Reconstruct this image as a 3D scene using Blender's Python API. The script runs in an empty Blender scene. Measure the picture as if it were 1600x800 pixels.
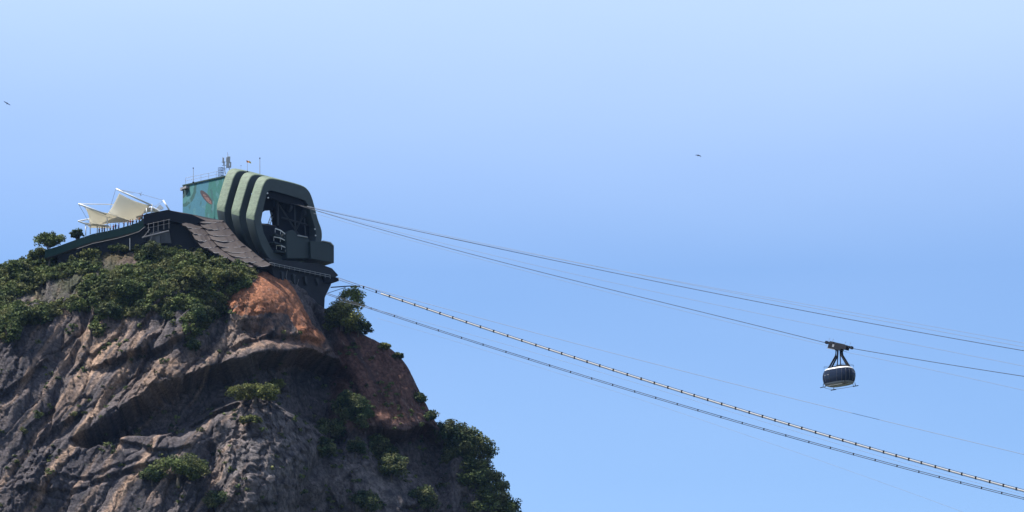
import bpy, math, random
import numpy as np
from mathutils import Vector, Matrix
from mathutils.bvhtree import BVHTree

random.seed(7)
rng = np.random.default_rng(11)
R = math.radians
SC = bpy.context.scene
COL = SC.collection

# ------------------------------------------------------------------ camera
F = 6000.0                      # focal length in photograph pixels (1600 wide)
PITCH = R(14.0)
CAM = Vector((0, 0, 2.0))
cam = bpy.data.cameras.new('camera')
cam.sensor_width = 36.0
cam.lens = 36.0 * F / 1600.0
cam.clip_start = 1.0
cam.clip_end = 20000.0
camo = bpy.data.objects.new('camera', cam)
camo.location = CAM
camo.rotation_euler = (R(90) + PITCH, 0, 0)
COL.objects.link(camo)
SC.camera = camo

# ------------------------------------------------------------------ sky and sun
SUN_EL = R(60)
SUN_AZ_DIR = Vector((-0.88, -0.02, 0)).normalized()      # horizontal direction towards the sun
to_sun = Vector((SUN_AZ_DIR.x * math.cos(SUN_EL), SUN_AZ_DIR.y * math.cos(SUN_EL), math.sin(SUN_EL)))
world = bpy.data.worlds.new('World')
SC.world = world
world.use_nodes = True
wn = world.node_tree
wn.nodes.clear()
sky = wn.nodes.new('ShaderNodeTexSky')
sky.sky_type = 'NISHITA'
sky.sun_disc = False
sky.sun_elevation = SUN_EL
sky.sun_rotation = math.atan2(to_sun.x, to_sun.y)
sky.altitude = 0
sky.air_density = 1.0
sky.dust_density = 0.6
sky.ozone_density = 3.0
bg = wn.nodes.new('ShaderNodeBackground')
bg.inputs[1].default_value = 0.0745
wo = wn.nodes.new('ShaderNodeOutputWorld')
tc = wn.nodes.new('ShaderNodeTexCoord')
mp = wn.nodes.new('ShaderNodeMapping')
mp.inputs['Scale'].default_value = (2.2, 2.2, 9.0)
nz = wn.nodes.new('ShaderNodeTexNoise')
nz.inputs['Scale'].default_value = 1.6
nz.inputs['Detail'].default_value = 4.0
nz.inputs['Roughness'].default_value = 0.45
cr = wn.nodes.new('ShaderNodeMapRange')
cr.inputs[1].default_value = 0.38; cr.inputs[2].default_value = 0.72
cr.inputs[3].default_value = 0.0; cr.inputs[4].default_value = 0.07
# thin high veil of cirrus, thickening upward
sep = wn.nodes.new('ShaderNodeSeparateXYZ')
up = wn.nodes.new('ShaderNodeMapRange')
up.inputs[1].default_value = 0.238; up.inputs[2].default_value = 0.318
up.inputs[3].default_value = 0.0; up.inputs[4].default_value = 0.46
add = wn.nodes.new('ShaderNodeMath'); add.operation = 'ADD'; add.use_clamp = True
mix = wn.nodes.new('ShaderNodeMix'); mix.data_type = 'RGBA'
tint = wn.nodes.new('ShaderNodeMix'); tint.data_type = 'RGBA'; tint.blend_type = 'MULTIPLY'
tint.inputs[0].default_value = 1.0
SKY_TINT = (0.84, 0.952, 1.13, 1)
tint.inputs[7].default_value = SKY_TINT
L = wn.links.new
L(tc.outputs['Generated'], mp.inputs[0]); L(mp.outputs[0], nz.inputs['Vector'])
L(nz.outputs[0], cr.inputs[0]); L(tc.outputs['Generated'], sep.inputs[0]); L(sep.outputs[2], up.inputs[0])
L(cr.outputs[0], add.inputs[0]); L(up.outputs[0], add.inputs[1])
L(add.outputs[0], mix.inputs[0]); L(sky.outputs[0], tint.inputs[6]); L(tint.outputs[2], mix.inputs[6])
mix.inputs[7].default_value = (6.5, 7.7, 9.8, 1)
L(mix.outputs[2], bg.inputs[0]); L(bg.outputs[0], wo.inputs[0])

sl = bpy.data.lights.new('sun', 'SUN')
sl.energy = 5.0
sl.angle = R(0.53)
sl.color = (1.0, 0.95, 0.88)
so = bpy.data.objects.new('sun', sl)
so.rotation_euler = to_sun.to_track_quat('Z', 'Y').to_euler()
so.location = (0, 900, 500)
COL.objects.link(so)

SC.view_settings.view_transform = 'Standard'
SC.view_settings.look = 'None'
SC.view_settings.gamma = 1
SC.view_settings.exposure = 1.10
SC.render.engine = 'CYCLES'
SC.cycles.max_bounces = 5
SC.cycles.volume_bounces = 0
SC.render.resolution_x = 1024; SC.render.resolution_y = 512

# ------------------------------------------------------------------ projection helpers
cp, sp = math.cos(PITCH), math.sin(PITCH)
def ray(px, py):
    a, b = (px - 800) / F, (400 - py) / F
    return Vector((a, cp - b * sp, sp + b * cp))
def atY(px, py, y):
    d = ray(px, py); return CAM + d * ((y - CAM.y) / d.y)
def atplane(px, py, p0, n):
    d = ray(px, py); return CAM + d * ((p0 - CAM).dot(n) / d.dot(n))
def project(P):
    P = np.asarray(P) - np.array(CAM)
    x, y, z = P[..., 0], P[..., 1], P[..., 2]
    dep = y * cp + z * sp
    upc = -y * sp + z * cp
    return 800 + F * x / dep, 400 - F * upc / dep

# ------------------------------------------------------------------ materials
def nodes_mat(name):
    m = bpy.data.materials.new(name); m.use_nodes = True
    nt = m.node_tree
    return m, nt, nt.nodes['Principled BSDF']
def mat(name, c, rough=0.7, var=0.25, scale=0.6, metal=0.0, bump=0.0, spec=0.4, streak=False):
    c = tuple(v * 0.80 for v in c)
    m, nt, b = nodes_mat(name)
    b.inputs['Roughness'].default_value = rough
    b.inputs['Metallic'].default_value = metal
    b.inputs['Specular IOR Level'].default_value = spec
    t = nt.nodes.new('ShaderNodeTexCoord')
    mpp = nt.nodes.new('ShaderNodeMapping')
    mpp.inputs['Scale'].default_value = (1, 1, 0.25) if streak else (1, 1, 1)
    n = nt.nodes.new('ShaderNodeTexNoise'); n.inputs['Scale'].default_value = scale
    n.inputs['Detail'].default_value = 6; n.inputs['Roughness'].default_value = 0.65
    mx = nt.nodes.new('ShaderNodeMix'); mx.data_type = 'RGBA'
    mx.inputs[6].default_value = tuple(max(0, v * (1 - var * 1.6)) for v in c) + (1,)
    mx.inputs[7].default_value = tuple(min(1, v * (1 + var * 1.6)) for v in c) + (1,)
    nt.links.new(t.outputs['Object'], mpp.inputs[0]); nt.links.new(mpp.outputs[0], n.inputs['Vector'])
    nt.links.new(n.outputs[0], mx.inputs[0]); nt.links.new(mx.outputs[2], b.inputs['Base Color'])
    if bump:
        bp = nt.nodes.new('ShaderNodeBump'); bp.inputs['Strength'].default_value = bump
        bp.inputs['Distance'].default_value = 0.3
        nt.links.new(n.outputs[0], bp.inputs['Height']); nt.links.new(bp.outputs[0], b.inputs['Normal'])
    return m

M = {}
M['shell'] = mat('pale_green_shell', (0.135, 0.18, 0.122), 0.75, 0.22, 0.45, bump=0.25, streak=True)
sh = M['shell']; nt = sh.node_tree; b = nt.nodes['Principled BSDF']
t = nt.nodes.new('ShaderNodeTexCoord'); mpp = nt.nodes.new('ShaderNodeMapping'); mpp.inputs['Scale'].default_value = (0.5, 0.5, 1.6)
n = nt.nodes.new('ShaderNodeTexNoise'); n.inputs['Scale'].default_value = 0.9; n.inputs['Detail'].default_value = 7; n.inputs['Roughness'].default_value = 0.75; n.inputs['Distortion'].default_value = 1.2
mr = nt.nodes.new('ShaderNodeMapRange'); mr.inputs[1].default_value = 0.47; mr.inputs[2].default_value = 0.54; mr.inputs[3].default_value = 1.0; mr.inputs[4].default_value = 0.72
sc = nt.nodes.new('ShaderNodeVectorMath'); sc.operation = 'SCALE'
old = b.inputs['Base Color'].links[0].from_socket
nt.links.new(t.outputs['Object'], mpp.inputs[0]); nt.links.new(mpp.outputs[0], n.inputs['Vector']); nt.links.new(n.outputs[0], mr.inputs[0])
nt.links.new(old, sc.inputs[0]); nt.links.new(mr.outputs[0], sc.inputs['Scale']); nt.links.new(sc.outputs[0], b.inputs['Base Color'])
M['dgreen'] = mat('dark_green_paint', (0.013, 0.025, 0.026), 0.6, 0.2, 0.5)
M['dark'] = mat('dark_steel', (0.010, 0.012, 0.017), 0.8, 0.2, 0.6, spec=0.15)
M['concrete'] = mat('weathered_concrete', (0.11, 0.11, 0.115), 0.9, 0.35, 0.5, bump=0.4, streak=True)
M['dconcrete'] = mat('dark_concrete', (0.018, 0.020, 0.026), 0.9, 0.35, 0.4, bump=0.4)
M['white'] = mat('white_paint', (0.78, 0.78, 0.76), 0.5, 0.06, 1.0)
M['grey'] = mat('grey_metal', (0.35, 0.36, 0.37), 0.5, 0.15, 1.0)
M['terracegreen'] = mat('green_fence_cloth', (0.003, 0.030, 0.024), 0.8, 0.25, 0.5)
M['scale'] = mat('brown_weathered_sheet', (0.034, 0.023, 0.022), 0.8, 0.3, 0.35, bump=0.5)
M['edge'] = mat('worn_sheet_edge', (0.24, 0.23, 0.24), 0.7, 0.4, 0.8)
M['rope'] = mat('steel_rope', (0.035, 0.038, 0.045), 0.7, 0.1, 1.0, spec=0.2)
M['thinrope'] = mat('thin_steel_rope', (0.16, 0.18, 0.22), 0.6, 0.1, 1.0)
M['sleeve'] = mat('worn_cable_sleeve', (0.36, 0.34, 0.31), 0.7, 0.2, 0.5)
M['hull'] = mat('cabin_hull_paint', (0.22, 0.23, 0.25), 0.35, 0.08, 1.0)
M['skin'] = mat('skin', (0.40, 0.24, 0.17), 0.6, 0.05, 2)
M['hair'] = mat('dark_hair', (0.03, 0.02, 0.018), 0.7, 0.1, 2)
M['bird'] = mat('black_feathers', (0.015, 0.015, 0.018), 0.8, 0.2, 3)
M['orange'] = mat('orange_cloth', (0.75, 0.24, 0.05), 0.8, 0.1, 1)
M['yellow'] = mat('yellow_cloth', (0.75, 0.55, 0.06), 0.8, 0.1, 1)
M['bark'] = mat('grey_bark', (0.12, 0.10, 0.08), 0.9, 0.3, 2)
gm, nt, b = nodes_mat('tinted_glass')
b.inputs['Base Color'].default_value = (0.012, 0.018, 0.035, 1)
b.inputs['Roughness'].default_value = 0.12
b.inputs['Specular IOR Level'].default_value = 0.12
M['glass'] = gm
# translucent membrane
mm, nt, b = nodes_mat('cream_membrane')
b.inputs['Base Color'].default_value = (0.74, 0.72, 0.66, 1); b.inputs['Roughness'].default_value = 0.7
tr = nt.nodes.new('ShaderNodeBsdfTranslucent'); tr.inputs[0].default_value = (0.70, 0.67, 0.58, 1)
ms = nt.nodes.new('ShaderNodeMixShader'); ms.inputs[0].default_value = 0.45
nt.links.new(b.outputs[0], ms.inputs[1]); nt.links.new(tr.outputs[0], ms.inputs[2])
nt.links.new(ms.outputs[0], nt.nodes['Material Output'].inputs[0])
M['membrane'] = mm

def leaf_mat(name, dark, light):
    m, nt, b = nodes_mat(name)
    at = nt.nodes.new('ShaderNodeAttribute'); at.attribute_name = 'tint'
    rp = nt.nodes.new('ShaderNodeMix'); rp.data_type = 'RGBA'
    rp.inputs[6].default_value = dark + (1,); rp.inputs[7].default_value = light + (1,)
    nt.links.new(at.outputs['Fac'], rp.inputs[0]); nt.links.new(rp.outputs[2], b.inputs['Base Color'])
    tc1 = nt.nodes.new('ShaderNodeNewGeometry'); no = nt.nodes.new('ShaderNodeTexNoise'); no.inputs['Scale'].default_value = 0.22; no.inputs['Detail'].default_value = 3
    mr_ = nt.nodes.new('ShaderNodeMapRange'); mr_.inputs[1].default_value = 0.42; mr_.inputs[2].default_value = 0.66; mr_.inputs[4].default_value = 0.75
    mo = nt.nodes.new('ShaderNodeMix'); mo.data_type = 'RGBA'; hs = nt.nodes.new('ShaderNodeMix'); hs.data_type = 'RGBA'
    hs.inputs[6].default_value = (0.04, 0.045, 0.02, 1); hs.inputs[7].default_value = (0.21, 0.20, 0.085, 1); nt.links.new(at.outputs['Fac'], hs.inputs[0])
    nt.links.new(tc1.outputs['Position'], no.inputs['Vector']); nt.links.new(no.outputs[0], mr_.inputs[0]); nt.links.new(mr_.outputs[0], mo.inputs[0])
    nt.links.new(rp.outputs[2], mo.inputs[6]); nt.links.new(hs.outputs[2], mo.inputs[7]); rp = mo
    nt.links.new(rp.outputs[2], b.inputs['Base Color'])
    b.inputs['Roughness'].default_value = 0.75; b.inputs['Specular IOR Level'].default_value = 0.1
    t = nt.nodes.new('ShaderNodeBsdfTranslucent'); nt.links.new(rp.outputs[2], t.inputs[0])
    s = nt.nodes.new('ShaderNodeMixShader'); s.inputs[0].default_value = 0.22
    nt.links.new(b.outputs[0], s.inputs[1]); nt.links.new(t.outputs[0], s.inputs[2])
    nt.links.new(s.outputs[0], nt.nodes['Material Output'].inputs[0])
    return m
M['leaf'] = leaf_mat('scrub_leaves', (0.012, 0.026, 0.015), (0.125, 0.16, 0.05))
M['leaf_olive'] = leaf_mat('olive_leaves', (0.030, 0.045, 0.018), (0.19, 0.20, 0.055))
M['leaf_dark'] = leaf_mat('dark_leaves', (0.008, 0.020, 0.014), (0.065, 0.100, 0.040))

# ------------------------------------------------------------------ object helpers
def tag(o, label=None, cat=None, group=None, kind=None):
    if label: o['label'] = label
    if cat: o['category'] = cat
    if group: o['group'] = group
    if kind: o['kind'] = kind
    return o
def empty(name, loc, label, cat, group=None):
    o = bpy.data.objects.new(name, None); COL.objects.link(o); o.location = loc
    o.empty_display_size = 0.5
    return tag(o, label, cat, group)

class MB:
    """collects shapes in world coordinates and links them as one mesh object"""
    def __init__(s): s.v = []; s.f = []; s.mi = []; s.cur = 0
    def add(s, vs, fs):
        o = len(s.v); s.v += [Vector(p) for p in vs]
        for f in fs: s.f.append([i + o for i in f]); s.mi.append(s.cur)
        return s
    def prism(s, pts, ext):
        n = len(pts); e = Vector(ext)
        vs = [Vector(p) for p in pts] + [Vector(p) + e for p in pts]
        fs = [list(range(n))[::-1], list(range(n, 2 * n))] + [[i, (i + 1) % n, (i + 1) % n + n, i + n] for i in range(n)]
        return s.add(vs, fs)
    def box(s, c, ax, ay, az):
        c = Vector(c); ax, ay, az = Vector(ax), Vector(ay), Vector(az)
        return s.prism([c - ax - ay - az, c + ax - ay - az, c + ax + ay - az, c - ax + ay - az], az * 2)
    def tube(s, pts, r, n=6, r2=None):
        pts = [Vector(p) for p in pts]; k = len(pts); rings = []
        rs = r if isinstance(r, (list, tuple)) else [r + ((r2 if r2 is not None else r) - r) * i / max(1, k - 1) for i in range(k)]
        ref = Vector((0.13, 0.21, 0.97))
        for i, p in enumerate(pts):
            t = (pts[min(i + 1, k - 1)] - pts[max(i - 1, 0)]).normalized()
            if abs(t.dot(ref)) > 0.97: rf = Vector((1, 0.1, 0))
            else: rf = ref
            u = t.cross(rf).normalized(); w = t.cross(u)
            rings += [p + (u * math.cos(2 * math.pi * j / n) + w * math.sin(2 * math.pi * j / n)) * rs[i] for j in range(n)]
        fs = []
        for i in range(k - 1):
            for j in range(n):
                fs.append([i * n + j, i * n + (j + 1) % n, (i + 1) * n + (j + 1) % n, (i + 1) * n + j])
        fs += [list(range(n))[::-1], list(range((k - 1) * n, k * n))]
        return s.add(rings, fs)
    def grid(s, rows, thick=None, closed=False):
        nr, nc = len(rows), len(rows[0])
        vs = [Vector(p) for r in rows for p in r]
        fs = []
        for i in range(nr - 1):
            for j in range(nc if closed else nc - 1):
                fs.append([i * nc + j, i * nc + (j + 1) % nc, (i + 1) * nc + (j + 1) % nc, (i + 1) * nc + j])
        if thick is None: return s.add(vs, fs)
        t = Vector(thick); m = len(vs)
        vs2 = vs + [p + t for p in vs]
        fs2 = fs + [[q + m for q in f[::-1]] for f in fs]
        bd = [j for j in range(nc)] + [i * nc + nc - 1 for i in range(1, nr)] + [(nr - 1) * nc + j for j in range(nc - 2, -1, -1)] + [i * nc for i in range(nr - 2, 0, -1)]
        for q in range(len(bd)):
            a, b_ = bd[q], bd[(q + 1) % len(bd)]
            fs2.append([b_, a, a + m, b_ + m])
        return s.add(vs2, fs2)
    def sphere(s, c, r, n=10, m=7, sc=(1, 1, 1)):
        c = Vector(c)
        rows = [[c + Vector((sc[0] * r * math.sin(math.pi * i / m) * math.cos(2 * math.pi * j / n), sc[1] * r * math.sin(math.pi * i / m) * math.sin(2 * math.pi * j / n), sc[2] * r * math.cos(math.pi * i / m))) for j in range(n)] for i in range(m + 1)]
        return s.grid(rows, closed=True)
    def build(s, name, mt, parent=None, origin=None, smooth=False, bevel=0, label=None):
        mats = mt if isinstance(mt, list) else [mt]
        o0 = Vector(origin) if origin is not None else (parent_loc(parent) if parent else (sum(s.v, Vector()) / len(s.v)))
        me = bpy.data.meshes.new(name)
        me.from_pydata([tuple(p - o0) for p in s.v], [], s.f)
        for q in mats: me.materials.append(q)
        if len(mats) > 1: me.polygons.foreach_set('material_index', s.mi)
        import bmesh
        bm = bmesh.new(); bm.from_mesh(me); bmesh.ops.recalc_face_normals(bm, faces=bm.faces); bm.to_mesh(me); bm.free()
        if smooth: me.shade_smooth()
        ob = bpy.data.objects.new(name, me); COL.objects.link(ob)
        if parent: ob.parent = parent
        else: ob.location = o0
        if bevel:
            md = ob.modifiers.new('bevel', 'BEVEL'); md.width = bevel; md.segments = 2; md.limit_method = 'ANGLE'; md.angle_limit = R(35)
        if label: ob['label'] = label
        return ob
def parent_loc(p):
    v = Vector(p.location)
    while p.parent: p = p.parent; v += Vector(p.location)
    return v
def copy_tree(o, parent=None):
    c = o.copy(); COL.objects.link(c); c.parent = parent
    for ch in o.children: copy_tree(ch, c)
    return c

# ------------------------------------------------------------------ vectorised noise
_tab = rng.permutation(256); _tab = np.concatenate([_tab, _tab, _tab])
_g = rng.normal(size=(256, 3)); _g /= np.linalg.norm(_g, axis=1)[:, None]
def noise(x, y, z=0.0):
    x, y, z = np.broadcast_arrays(np.asarray(x, float), np.asarray(y, float), np.asarray(z, float))
    xi, yi, zi = np.floor(x).astype(int), np.floor(y).astype(int), np.floor(z).astype(int)
    xf, yf, zf = x - xi, y - yi, z - zi
    fx, fy, fz = [t * t * t * (t * (t * 6 - 15) + 10) for t in (xf, yf, zf)]
    out = 0
    for dx in (0, 1):
        for dy in (0, 1):
            for dz in (0, 1):
                h = _tab[(_tab[(_tab[(xi + dx) & 255] + yi + dy) & 255] + zi + dz) & 255]
                g = _g[h]
                d = g[..., 0] * (xf - dx) + g[..., 1] * (yf - dy) + g[..., 2] * (zf - dz)
                out = out + d * (fx if dx else 1 - fx) * (fy if dy else 1 - fy) * (fz if dz else 1 - fz)
    return out * 1.6
def fbm(x, y, z=0.0, o=5, g=0.5):
    a, s, t = 1.0, 0, 0
    for i in range(o):
        s = s + a * noise(x * 2 ** i + 17.3 * i, y * 2 ** i - 9.1 * i, z * 2 ** i + 5.7 * i); t += a; a *= g
    return s / t
def ridged(x, y, z=0.0, o=4):
    a, s, t = 1.0, 0, 0
    for i in range(o):
        s = s + a * (1 - 2 * np.abs(noise(x * 2 ** i + 31.3 * i, y * 2 ** i - 19.1 * i, z * 2 ** i))); t += a; a *= 0.5
    return s / t
def facet(x, y, seed=0):
    x, y = np.asarray(x, float), np.asarray(y, float)
    xi, yi = np.floor(x).astype(int), np.floor(y).astype(int)
    best = np.full(x.shape, 9.0); sec = np.full(x.shape, 9.0); val = np.zeros(x.shape); val2 = np.zeros(x.shape)
    for dx in (-1, 0, 1):
        for dy in (-1, 0, 1):
            cx_, cy_ = xi + dx, yi + dy
            h = _tab[(_tab[(cx_ + seed) & 255] + cy_) & 255]; h2 = _tab[(h + 91 + seed) & 255]
            px_ = cx_ + h / 255.0; py_ = cy_ + h2 / 255.0
            ox, oy = x - px_, y - py_
            d = ox * ox + oy * oy
            hv = (_g[h][..., 2] * 0.45 + _g[h][..., 0] * ox + _g[h2][..., 1] * oy)
            nb = d < best
            sec = np.where(nb, best, np.minimum(sec, d)); val2 = np.where(nb, val, val2)
            val = np.where(nb, hv, val); best = np.where(nb, d, best)
    e = np.sqrt(sec) - np.sqrt(best)
    return val - 0.35 * np.exp(-(e / 0.05) ** 2)
def sstep(a, b, x):
    t = np.clip((x - a) / (b - a), 0, 1); return t * t * (3 - 2 * t)
def inpoly(u, v, poly):
    c = np.zeros(u.shape, bool); n = len(poly); j = n - 1
    for i in range(n):
        xi, yi = poly[i]; xj, yj = poly[j]
        with np.errstate(divide='ignore', invalid='ignore'):
            c ^= ((yi > v) != (yj > v)) & (u < (xj - xi) * (v - yi) / (yj - yi + 1e-12) + xi)
        j = i
    return c
def blob(u, v, cu, cv, ru, rv, ang=0.0):
    a = R(ang); x = (u - cu) * math.cos(a) + (v - cv) * math.sin(a); y = -(u - cu) * math.sin(a) + (v - cv) * math.cos(a)
    return np.exp(-(x / ru) ** 2 - (y / rv) ** 2)
def distseg(u, v, pts):
    d = np.full(u.shape, 1e9)
    for (x0, y0), (x1, y1) in zip(pts[:-1], pts[1:]):
        L2 = (x1 - x0) ** 2 + (y1 - y0) ** 2
        t = np.clip(((u - x0) * (x1 - x0) + (v - y0) * (y1 - y0)) / L2, 0, 1)
        d = np.minimum(d, np.hypot(u - x0 - t * (x1 - x0), v - y0 - t * (y1 - y0)))
    return d

# ------------------------------------------------------------------ the mountain
YR = 1006.0
SIL = [(-3200, 1900), (-1800, 1200), (-900, 700), (-500, 510), (-200, 440), (0, 414), (60, 400), (100, 393), (200, 384), (300, 382), (380, 398), (430, 424), (500, 476), (545, 512),
       (590, 536), (615, 550), (632, 568), (642, 588), (660, 622), (674, 652), (690, 678), (720, 712), (760, 762), (800, 812), (900, 930), (1100, 1200), (1500, 1750), (1750, 2050)]
sil = [atY(p[0], p[1], YR) for p in SIL]
sx = np.array([p.x for p in sil]); sz = np.array([p.z for p in sil])
def nonuni(lo, a, b_, hi, st):
    mid = list(np.arange(a, b_, st)); left, right = [], []
    x, d = a, st
    while x > lo: d *= 1.22; x -= d; left.append(x)
    x, d = mid[-1], st
    while x < hi: d *= 1.22; x += d; right.append(x)
    return np.array(left[::-1] + mid + right)
XS = nonuni(-560, -146, 8, 220, 0.24)
SS = nonuni(-420, -6, 112, 420, 0.25)
X, S_ = np.meshgrid(XS, SS)                  # rows = s
colpx = 800 + X * F / 1040.0
ramp = np.interp(colpx, [0, 300, 400, 480, 540, 900], [5, 5, 10, 8, 5, 5])
th1 = np.interp(colpx, [0, 300, 360, 420, 480, 520, 640], [38, 38, 38, 36, 45, 66, 66])
s1 = np.interp(colpx, [-200, 0, 60, 120, 250, 300, 360, 420, 480, 540], [40, 44, 38, 26, 28, 32, 22, 26, 22, 6])
th2 = np.interp(colpx, [-200, 0, 200, 350, 460, 520, 700], [58, 60, 62, 64, 65, 69, 71])
ang = th1 * sstep(0, 1, S_ / ramp) + (th2 - th1) * sstep(0, 1, (S_ - s1) / 7.0)
ang = np.where(S_ < 0, 48 * sstep(0, 1, -S_ / 8.0), ang)
ds = np.gradient(SS)[:, None] * np.ones_like(X)
i0 = int(np.argmin(np.abs(SS)))
dz = np.sin(np.radians(ang)) * ds; dy = np.cos(np.radians(ang)) * ds
cz = np.cumsum(dz, 0); cz -= cz[i0]; cy = np.cumsum(dy, 0); cy -= cy[i0]
cz = np.where(S_ < 0, -cz, cz)
cy = cy
ridge = np.interp(X, sx, sz)
k = np.ones(9) / 9.0
ridge1 = np.convolve(np.interp(XS, sx, sz), k, 'same'); ridge1[:5] = np.interp(XS[:5], sx, sz); ridge1[-5:] = np.interp(XS[-5:], sx, sz)
Z = ridge1[None, :] - cz
# ridge line bends: left shoulder lies further back
YB = YR + np.interp(colpx, [-600, 0, 250, 420, 620, 800], [30, 8, 3, 0, 0, 0])
Y = YB - cy
Zc = np.maximum(Z, -6.0)
P = np.stack([X, Y, Zc], -1)
# base normals
def normals(P):
    du = np.gradient(P, axis=1); dv = np.gradient(P, axis=0)
    n = np.cross(du, dv); n /= np.linalg.norm(n, axis=-1)[..., None] + 1e-9
    return np.where((n[..., 1:2] > 0) & (n[..., 2:3] < 0), -n, n)
N = normals(P)
N = np.where((N[..., 2:3] < 0), -N, N)
U, V = project(P)
D = np.zeros_like(U)
wv = fbm(U / 60, V / 60, 3.1, 4) * 14                 # warps every traced edge
wu = fbm(U / 60, V / 60, 9.7, 4) * 14
u, v = U + wu * 0.6, V + wv * 0.6
def lip(poly, A, Lr, up=0.0, soft=12, hold=0.25):
    xs = [p[0] for p in poly]; ys = [p[1] for p in poly]
    vl = np.interp(u, xs, ys)
    w = sstep(xs[0] - soft, xs[0] + soft, u) * (1 - sstep(xs[-1] - soft, xs[-1] + soft, u))
    Lx = np.interp(u, [p[0] for p in Lr], [p[1] for p in Lr])
    t = v - vl
    d = -A * sstep(0, 3.0, t) * (1 - sstep(hold, 1.0, t / Lx)) * (t > 0)
    if up: d = d + up * np.exp(-((t + 2) / 22) ** 2) * (t <= 0) + up * (t > 0) * (1 - sstep(0, 3, t)) * 0.9
    return d * w
# the great overhang under the orange cap
D += lip([(120, 688), (160, 664), (205, 636), (245, 612), (290, 592), (340, 573), (400, 560), (470, 550), (535, 566)], 9.0,
         [(120, 14), (205, 56), (280, 100), (335, 80), (400, 62), (440, 90), (480, 140), (535, 150)], 2.6, 12, 0.5)
D += lip([(585, 668), (630, 674), (668, 664), (700, 690)], 6.5, [(585, 90), (700, 160)], 1.0)
D += lip([(300, 655), (340, 640), (372, 628)], 2.0, [(300, 30), (372, 20)], 1.0)
D += lip([(180, 690), (240, 706), (300, 700)], 1.0, [(180, 20), (300, 20)], 0.4, 8)
D += lip([(360, 545), (420, 520), (500, 535)], 1.2, [(360, 25), (500, 25)], 0.6)
D += lip([(0, 618), (40, 590), (75, 560)], 1.4, [(0, 30), (75, 30)], 0.8)
D += lip([(150, 575), (200, 560), (250, 548), (300, 520)], 1.8, [(150, 25), (300, 25)], 1.2, 20)
D += lip([(60, 690), (95, 665), (130, 640)], 1.5, [(60, 30), (130, 30)], 1.0, 10)
D += lip([(20, 770), (110, 768), (175, 745), (240, 722)], 0.9, [(20, 14), (240, 14)], 0.5, 10)
D += lip([(90, 748), (150, 742), (220, 718)], 0.6, [(90, 10), (220, 10)], 0.4, 8)
# boulders and buttresses
D += 6.5 * blob(u, v, 425, 730, 75, 95, 20) * sstep(620, 655, v)
D -= 3.5 * blob(u, v, 402, 516, 17, 13, 0)
D += 3.0 * blob(u, v, 345, 665, 16, 22, 10)
D += 4.5 * blob(u, v, 560, 770, 45, 60, -25)
D += 3.0 * blob(u, v, 630, 800, 25, 40, 0)
D += 2.6 * blob(u, v, 300, 705, 26, 22, 30)
D += 2.5 * blob(u, v, 60, 750, 50, 40, -40)
D += 2.5 * blob(u, v, 230, 540, 60, 22, -30)
D += 2.0 * blob(u, v, 175, 405, 24, 16, -10)
D += 2.2 * blob(u, v, 430, 470, 50, 40, 20)
# chimneys and clefts
D -= 4.0 * np.exp(-(distseg(u, v, [(498, 480), (520, 530), (545, 590), (560, 640)]) / 7.0) ** 2)
D -= 3.2 * np.exp(-(distseg(u, v, [(600, 680), (520, 690), (470, 760), (480, 830)]) / 11.0) ** 2)
D -= 2.5 * np.exp(-(distseg(u, v, [(330, 700), (345, 760), (330, 830)]) / 8.0) ** 2)
D -= 1.6 * np.exp(-(distseg(u, v, [(140, 470), (125, 540), (80, 640), (20, 740)]) / 6.0) ** 2)
D -= 1.6 * np.exp(-(distseg(u, v, [(260, 480), (245, 540), (190, 600), (130, 690)]) / 7.0) ** 2)
D -= 1.4 * np.exp(-(distseg(u, v, [(360, 470), (330, 540), (300, 580)]) / 8.0) ** 2)
# slab bands and roughness
leftw = 1 - sstep(330, 420, U)
q, r = u * 0.83 + v * 0.56, -u * 0.56 + v * 0.83
rockw = sstep(0.0, 8.0, S_) * sstep(-40, 10, V - 420 + 0 * U)
D += leftw * (ridged(q / 38, r / 300, 1.3, 3) * 1.2 + facet(q / 26 + wu / 40, r / 120, 3) * 1.7 + facet(q / 11, r / 44 + wv / 30, 9) * 0.55 * (0.3 + 0.7 * sstep(-0.15, 0.25, fbm(q / 60, r / 150, 14.0, 3))))
q2, r2 = u * 0.86 - v * 0.5, u * 0.5 + v * 0.86
slabw = sstep(515, 535, u) * (1 - sstep(655, 690, v))
D += slabw * (ridged(q2 / 24, r2 / 160, 2.3, 3) * 0.9 + ridged(q2 / 9, r2 / 50, 3.3, 3) * 0.35)
roughw = 1 - 0.65 * slabw - 0.65 * blob(u, v, 200, 740, 90, 45, -20)
smoothm = 0.3 + 0.7 * sstep(-0.15, 0.25, fbm(q / 60, r / 150, 14.0, 3))
roughw = roughw * (1 - 0.8 * blob(u, v, 425, 462, 50, 30, 20)) * smoothm
D += roughw * (fbm(U / 60, V / 60, 0.5, 3, 0.5) * 2.4 + (1 - leftw) * facet(u / 26, v / 40, 21) * 1.5 + facet(u / 9, v / 12, 33) * 0.5 + fbm(U / 5, V / 6, 8.8, 3, 0.7) * 0.5)
rugged = blob(u, v, 410, 720, 80, 90) + blob(u, v, 60, 740, 60, 60) + blob(u, v, 390, 510, 50, 35) + 0.7 * blob(u, v, 250, 600, 60, 30)
D += np.clip(rugged, 0, 1) * (facet(U / 12, V / 13, 45) * 1.1 + fbm(U / 5, V / 5, 6.1, 3, 0.6) * 0.5)
fade = sstep(-2, 4, S_) * (1 - sstep(160, 260, S_))
edge = 1 - np.interp(colpx, [500, 600], [0.75, 0.12]) * sstep(0, 1, (7 - S_) / 7)
D = D * fade * edge
nd = N * 0.6 + np.array([0, -0.75, 0.0])
nd /= np.linalg.norm(nd, axis=-1)[..., None]
P2 = P + nd * D[..., None]
Z2 = P2[..., 2]
nr_, nc_ = X.shape
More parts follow.
